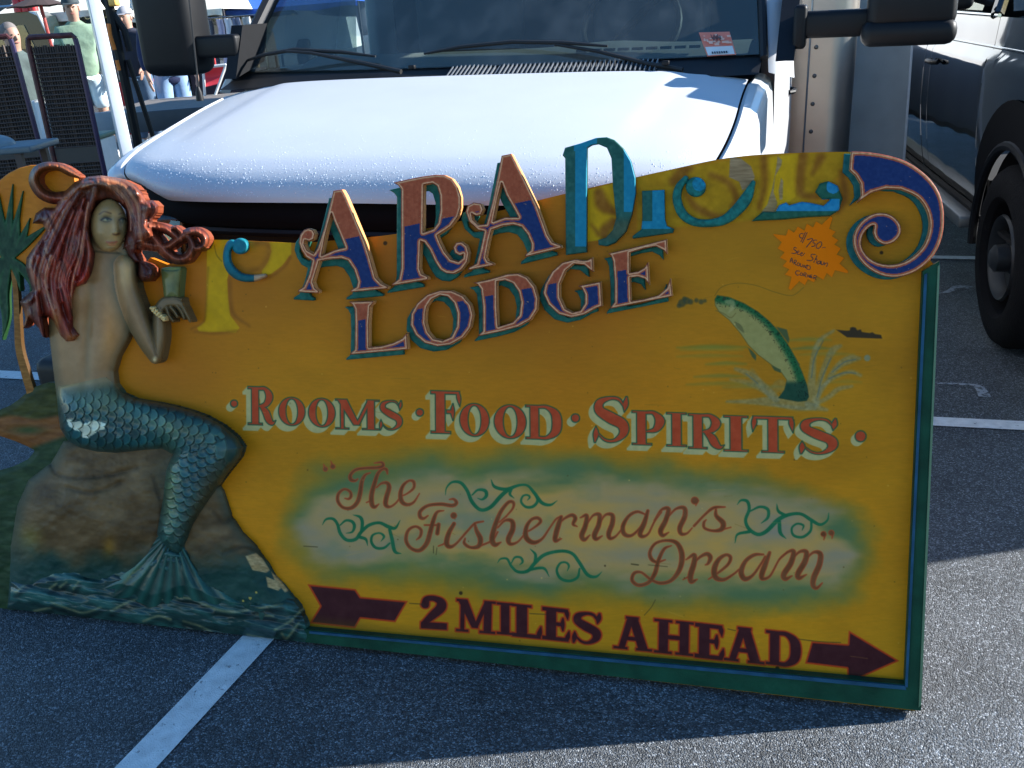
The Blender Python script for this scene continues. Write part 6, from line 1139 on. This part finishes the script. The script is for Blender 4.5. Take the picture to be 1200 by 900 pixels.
# dark SUV at far left
sP = at(5, 60, 13.2); sv = empty('parked_suv', (sP[0]-.9, 14.4, rise(14.2)), 0, 'dark sport utility vehicle with roof rack at the far left', 'car'); zr = at(8, 14, 13.2)[2]-rise(14.2)
svp = mat('dark_green_paint', (.012, .022, .02), .25, coat=.6)
MB().box((-1.6, -.9, .35), (1.15, .9, 1.05), .12).build('body', svp, sv, True); xr = at(26, 14, 13.2)[0]-sP[0]+.9; xq = at(41, 38, 13.2)[0]-sP[0]+.9
MB().prism([(-1.4, 1.0), (xq+.02, 1.0), (xr, zr-.06), (xr-.12, zr), (-1.3, zr)], -.78, .78, lambda a, b, h: (a, h, b)).build('cabin', svp, sv); MB().prism([(-1.2, 1.1), (xq-.22, 1.1), (xr-.2, zr-.16), (-1.2, zr-.16)], -.80, -.79, lambda a, b, h: (a, h, b)).build('side_window', wn, sv)
MB().tube([(xr+.02, -.80, zr-.02), (xq+.06, -.80, 1.02)], .025, 8).build('pillar_trim', wl, sv, True); MB().tube([(-1.2, -.72, zr+.08), (xr-.1, -.72, zr+.08)], .02, 8).build('roof_rail', ch, sv, True)
for x in (-1.1, .75): wheel('wheel', (x, -.88, .34), .34, .2, sv, 1)
for k, x in enumerate((.22, .42, .62)):
    c_ = at(12+9*k, 5, 13.4); rr_ = empty('red_bottle', (c_[0], 13.6, rise(14.2)+zr), 0, ['leftmost', 'middle', 'rightmost'][k]+' of three red bottles on the roof of the dark vehicle', 'bottle'); MB().lathe([(0, .001), (0, .06), (.18, .055), (.24, .02), (.3, .02), (.3, .001)], (0, 0, 0), (0, 0, 1), 12).build('body', mat('red_plastic', (.55, .03, .03), .4), rr_, True); MB().lathe([(.3, .024), (.34, .024), (.34, .001)], (0, 0, 0), (0, 0, 1), 10).build('cap', wl, rr_, True)
# stall tables with goods
rd = mat('red_cloth', (.42, .02, .03), .8, var=.1); 
def stall(x0, x1, yt, Y, m, label):
    A_, B_ = at(x0, yt, Y), at(x1, yt, Y); r = empty('stall_table', ((A_[0]+B_[0])/2, Y+.3, rise(Y)), 0, label, 'table'); w_ = (B_[0]-A_[0])/2; z = (A_[2]+B_[2])/2-rise(Y)
    MB().grid(lambda a, b: ((2*a-1)*w_, -.31-.015*math.sin(a*50)*(1-b), .05+(z-.05)*b), 40, 3).build('cloth_drop', m, r, True); MB().box((-w_, -.30, z-.03), (w_, .3, z), .005).build('table_top', m, r)
    for x in (-w_+.05, w_-.05): MB().box((x-.02, .2, 0), (x+.02, .24, z-.03)).build('leg', wm, r)
    return r, w_, z
rs5 = np.random.RandomState(12); pal = [((.5, .03, .03), 'red'), ((.7, .7, .66), 'white'), ((.05, .1, .3), 'blue'), ((.6, .35, .05), 'yellow'), ((.1, .2, .08), 'green'), ((.25, .14, .07), 'brown'), ((.03, .03, .035), 'black')]
def goods(r, w_, z, n, seed, where):
    rs_ = np.random.RandomState(seed); L_ = r.location
    xs_ = np.linspace(-w_*.85, w_*.85, n)
    for i, x in enumerate(xs_):
        cc_, cn = pal[(i*3+seed) % 7]; m = mat('goods_'+cn, cc_, .5); s_ = min(.06, w_/n*.8); hh = rs_.uniform(.08, .22); y = rs_.uniform(-.2, .1)
        if i % 3 == 0: o = empty('jar', (L_.x+x, L_.y+y, L_.z+z), 0); MB().lathe([(0, .001), (0, s_*.8), (hh*.7, s_*.85), (hh*.8, s_*.5), (hh, s_*.5), (hh, .001)], (0, 0, 0), (0, 0, 1), 12).build('body', m, o, True); MB().lathe([(hh, s_*.55), (hh+.02, s_*.55), (hh+.02, .001)], (0, 0, 0), (0, 0, 1), 12).build('lid', wl, o, True); nm = 'jar'
        elif i % 3 == 1: o = empty('small_box', (L_.x+x, L_.y+y, L_.z+z), rs_.uniform(-.4, .4)); MB().box((-s_, -s_*.7, 0), (s_, s_*.7, hh), .004).build('carton', m, o, True); MB().box((-s_*1.04, -s_*.74, hh), (s_*1.04, s_*.74, hh+.015), .003).build('lid', wl, o); nm = 'box'
        else: o = empty('bowl', (L_.x+x, L_.y+y, L_.z+z), 0); MB().lathe([(0, .001), (0, s_*.5), (.015, s_*.5), (hh*.5, s_), (hh*.5, s_*.93), (.02, s_*.4), (.02, .001)], (0, 0, 0), (0, 0, 1), 14).build('body', m, o, True); nm = 'bowl'
        ordn = ['first', 'second', 'third', 'fourth', 'fifth', 'sixth', 'seventh', 'eighth'][i]; tag(o, '%s %s, %s item along the table %s' % (cn, nm, ordn, where), nm, 'goods on the stall tables')
a_ = stall(136, 172, 96, 12.8, rd, 'stall table under a red cloth right of the canopy pole'); goods(*a_, 5, 1, 'under the red cloth')
a_ = stall(222, 300, 84, 12.2, mat('dark_cloth', (.03, .02, .03), .85), 'stall table under a dark cloth between mirror and pillar'); goods(*a_, 6, 4, 'under the dark cloth')
# red folding chair like wedge and clothes rail near the pillar
c0 = at(247, 88, 9.2); rc = empty('red_sack', (c0[0], 9.3, rise(9.3)), 0, 'bright red cloth deck chair back seen between the mirror and the pillar', 'deck chair'); q = lambda x, y: at(x, y, 9.2)-np.array([c0[0], 9.3, rise(9.3)])
P4 = [q(238, 80), q(264, 77), q(256, 99), q(239, 102)]; g = MB().grid(lambda a, b: tuple((P4[0]*(1-a)+P4[1]*a)*(1-b)+(P4[3]*(1-a)+P4[2]*a)*b+np.array([0, .06*math.sin(math.pi*b), 0])), 8, 8); rc.name = 'deck_chair'; g.build('sling', mat('red_sling', (.62, .04, .06), .7), rc, True)
for (x0, y0, x1, y1) in ((238, 79, 240, 112), (265, 76, 252, 112)): e1, e2 = q(x0, y0), q(x1, y1); e2 = e1+(e2-e1)*(e1[2]/(e1[2]-e2[2])); MB().tube([e1, e2], .014, 6).build('frame_leg', wl, rc, True)
MB().tube([q(238, 79), q(265, 76)], .014, 6).build('frame_bar', wl, rc, True)
k0 = at(257, 20, 13.6); rk_ = empty('clothes_rail', (k0[0], 13.8, rise(13.8)), 0, 'steel rail with pale garments hanging right of the van mirror', 'clothes rail'); kz = k0[2]-rise(13.8)
MB().tube([(-.5, 0, 0), (-.5, 0, kz), (.5, 0, kz), (.5, 0, 0)], .014, 6).build('frame', ch, rk_, True)
for i, x in enumerate((-.32, -.2, -.06, .05, .16, .3)):
    c_ = [(.6, .6, .62), (.1, .1, .12), (.55, .5, .6), (.7, .7, .72), (.2, .22, .3), (.5, .5, .48)][i]; MB().grid(lambda a, b: (x-.05+.1*a+.01*math.sin(b*9), .02*math.sin(a*9+i), kz-.02-.62*b), 5, 6).build('garment', mat('garment_%d' % i, c_, .8), rk_, True)
# dark box van and trees closing the view
bv = at(80, 60, 19.5); dv = empty('dark_box_van', (bv[0]+1.2, 20.5, rise(20)), 0, 'large dark box van parked across behind the stalls', 'van'); MB().box((-4.2, -1.1, .6), (3.0, 1.1, 2.15), .06).build('box_body', mat('dark_box_paint', (.05, .055, .06), .5), dv, True); MB().box((3.02, -1.0, .5), (4.6, 1.0, 1.9), .2).build('cab', mat('cab_paint', (.08, .09, .11), .35), dv, True); MB().box((3.5, -1.03, 1.2), (4.3, -1.0, 1.75)).build('side_window', wn, dv)
for x in (-3.2, 3.8): wheel('wheel', (x, -1.0, .42), .42, .25, dv, 1)
for i, (px, label, col_) in enumerate([(296, 'white hatchback parked beneath the blue canopy', (.7, .72, .75)), (160, 'silver car standing behind the cream canopy', (.4, .42, .45))]):
    c0 = at(px, 40, 18.6-i*.3); cr = empty('parked_car', (c0[0]-.2, 18.8-i*.3, rise(18.8)), 0, label, 'car'); cp_ = mat('car_paint_%d' % i, col_, .25, coat=.6)
    MB().prism([(-2, .35), (-2, .8), (-1.7, .95), (-1.0, 1.0), (-.5, 1.42), (.9, 1.44), (1.5, 1.0), (2, .92), (2.05, .4)], -.8, .8, lambda a, b, h: (a, h, b)).build('body', cp_, cr); MB().prism([(-.8, 1.02), (-.42, 1.36), (.8, 1.38), (1.2, 1.02)], -.815, -.805, lambda a, b, h: (a, h, b)).build('side_window', wn, cr)
    for x in (-1.3, 1.3): wheel('wheel', (x, -.78, .31), .31, .2, cr, 1)
def tree(x, y, h, r0, seed, label):
    rs_ = np.random.RandomState(seed); t = empty('tree', (x, y, rise(20)), rs_.uniform(0, 6), label, 'tree', 'trees behind the stalls'); bm_ = mat('bark', (.07, .05, .035), .9, bump=.6)
    g = MB().tube([(0, 0, 0), (.05, 0, h*.3), (-.05, .1, h*.6), (0, 0, h*.85)], [h*.035, h*.028, h*.018, h*.006], 8)
    for k in range(7): a = rs_.uniform(0, 6.3); z = h*rs_.uniform(.25, .6); g.tube([(0, 0, z), (math.cos(a)*r0*.4, math.sin(a)*r0*.4, z+h*.12), (math.cos(a)*r0*.8, math.sin(a)*r0*.8, z+h*.2)], [h*.012, h*.008, h*.003], 6)
    g.build('trunk', bm_, t, True); n = 2600; cl_ = rs_.normal(0, 1, (26, 3)); cl_ /= np.linalg.norm(cl_, axis=1)[:, None]; cl_ *= rs_.uniform(.3, 1, (26, 1)); V = []; F = []
    for k in range(n):
        c = cl_[rs_.randint(26)]*[r0, r0, h*.36]+rs_.normal(0, .14*r0, 3)+[0, 0, h*.62]; u = rs_.normal(0, 1, 3); u /= np.linalg.norm(u); v = np.cross(u, rs_.normal(0, 1, 3)); v /= np.linalg.norm(v); s_ = h*.022*rs_.uniform(.6, 1.4); i = len(V); V += [c-u*s_, c+v*s_*.5, c+u*s_, c-v*s_*.5]; F.append((i, i+1, i+2, i+3))
    tag(mesh('crown', V, F, mat('leaves', (.045, .075, .025), .6, var=.4, vscale=1.5), t), kind='stuff')
for i, (px, Y, h, r0) in enumerate([(-20, 34, 8, 3.2), (70, 38, 9, 3.6), (150, 33, 7.5, 3.0), (235, 40, 9.5, 3.8), (330, 36, 8, 3.4), (500, 42, 9, 3.6)]):
    P = at(px, 60, Y); tree(P[0], Y, h, r0, 40+i, 'green tree behind the stalls, '+['leftmost of the row', 'second from the left, above the umbrella', 'above the cream canopy', 'above the clothes rail', 'behind the blue canopy', 'farthest right of the row'][i])
# vehicle glimpsed past the grey truck
p0 = at(1062, 172, 9.3); rv = empty('parked_pickup', (p0[0]-.0, 9.3, rise(9.3)), -PG, 'pale pickup glimpsed between the grey metal panel and the dark truck', 'pickup')
pale = mat('pale_blue_paint', (.42, .46, .55), .3, coat=.6); g = MB().grid(lambda a, b: (.0, -.9+3.2*a, max(.5, (.35+math.sqrt(max(0, .43**2-(-.9+3.2*a)**2))) if abs(-.9+3.2*a) < .43 else .5)*(1-b)+1.02*b), 40, 6); g.F = [tuple(reversed(f)) for f in g.F]; g.build('body', pale, rv, True)
wheel('wheel', (-.02, 0, .35), .35, .22, rv, -1); MB().box((0, -.95, .5), (1.7, -.9, 1.02), .02).build('tailgate', pale, rv, True); MB().box((-.01, -.96, .72), (.13, -.9, .98), .01).build('tail_light', mat('tail_red', (.5, .02, .02), .25), rv, True)
MB().grid(lambda a, b: (.05+.4*b, .43*math.cos(math.pi*a), .35+.43*math.sin(math.pi*a)), 16, 2).build('wheel_well', dk, rv)
MB().box((.02, -.88, .5), (1.7, 2.3, .6)).build('bed_floor', dk, rv)
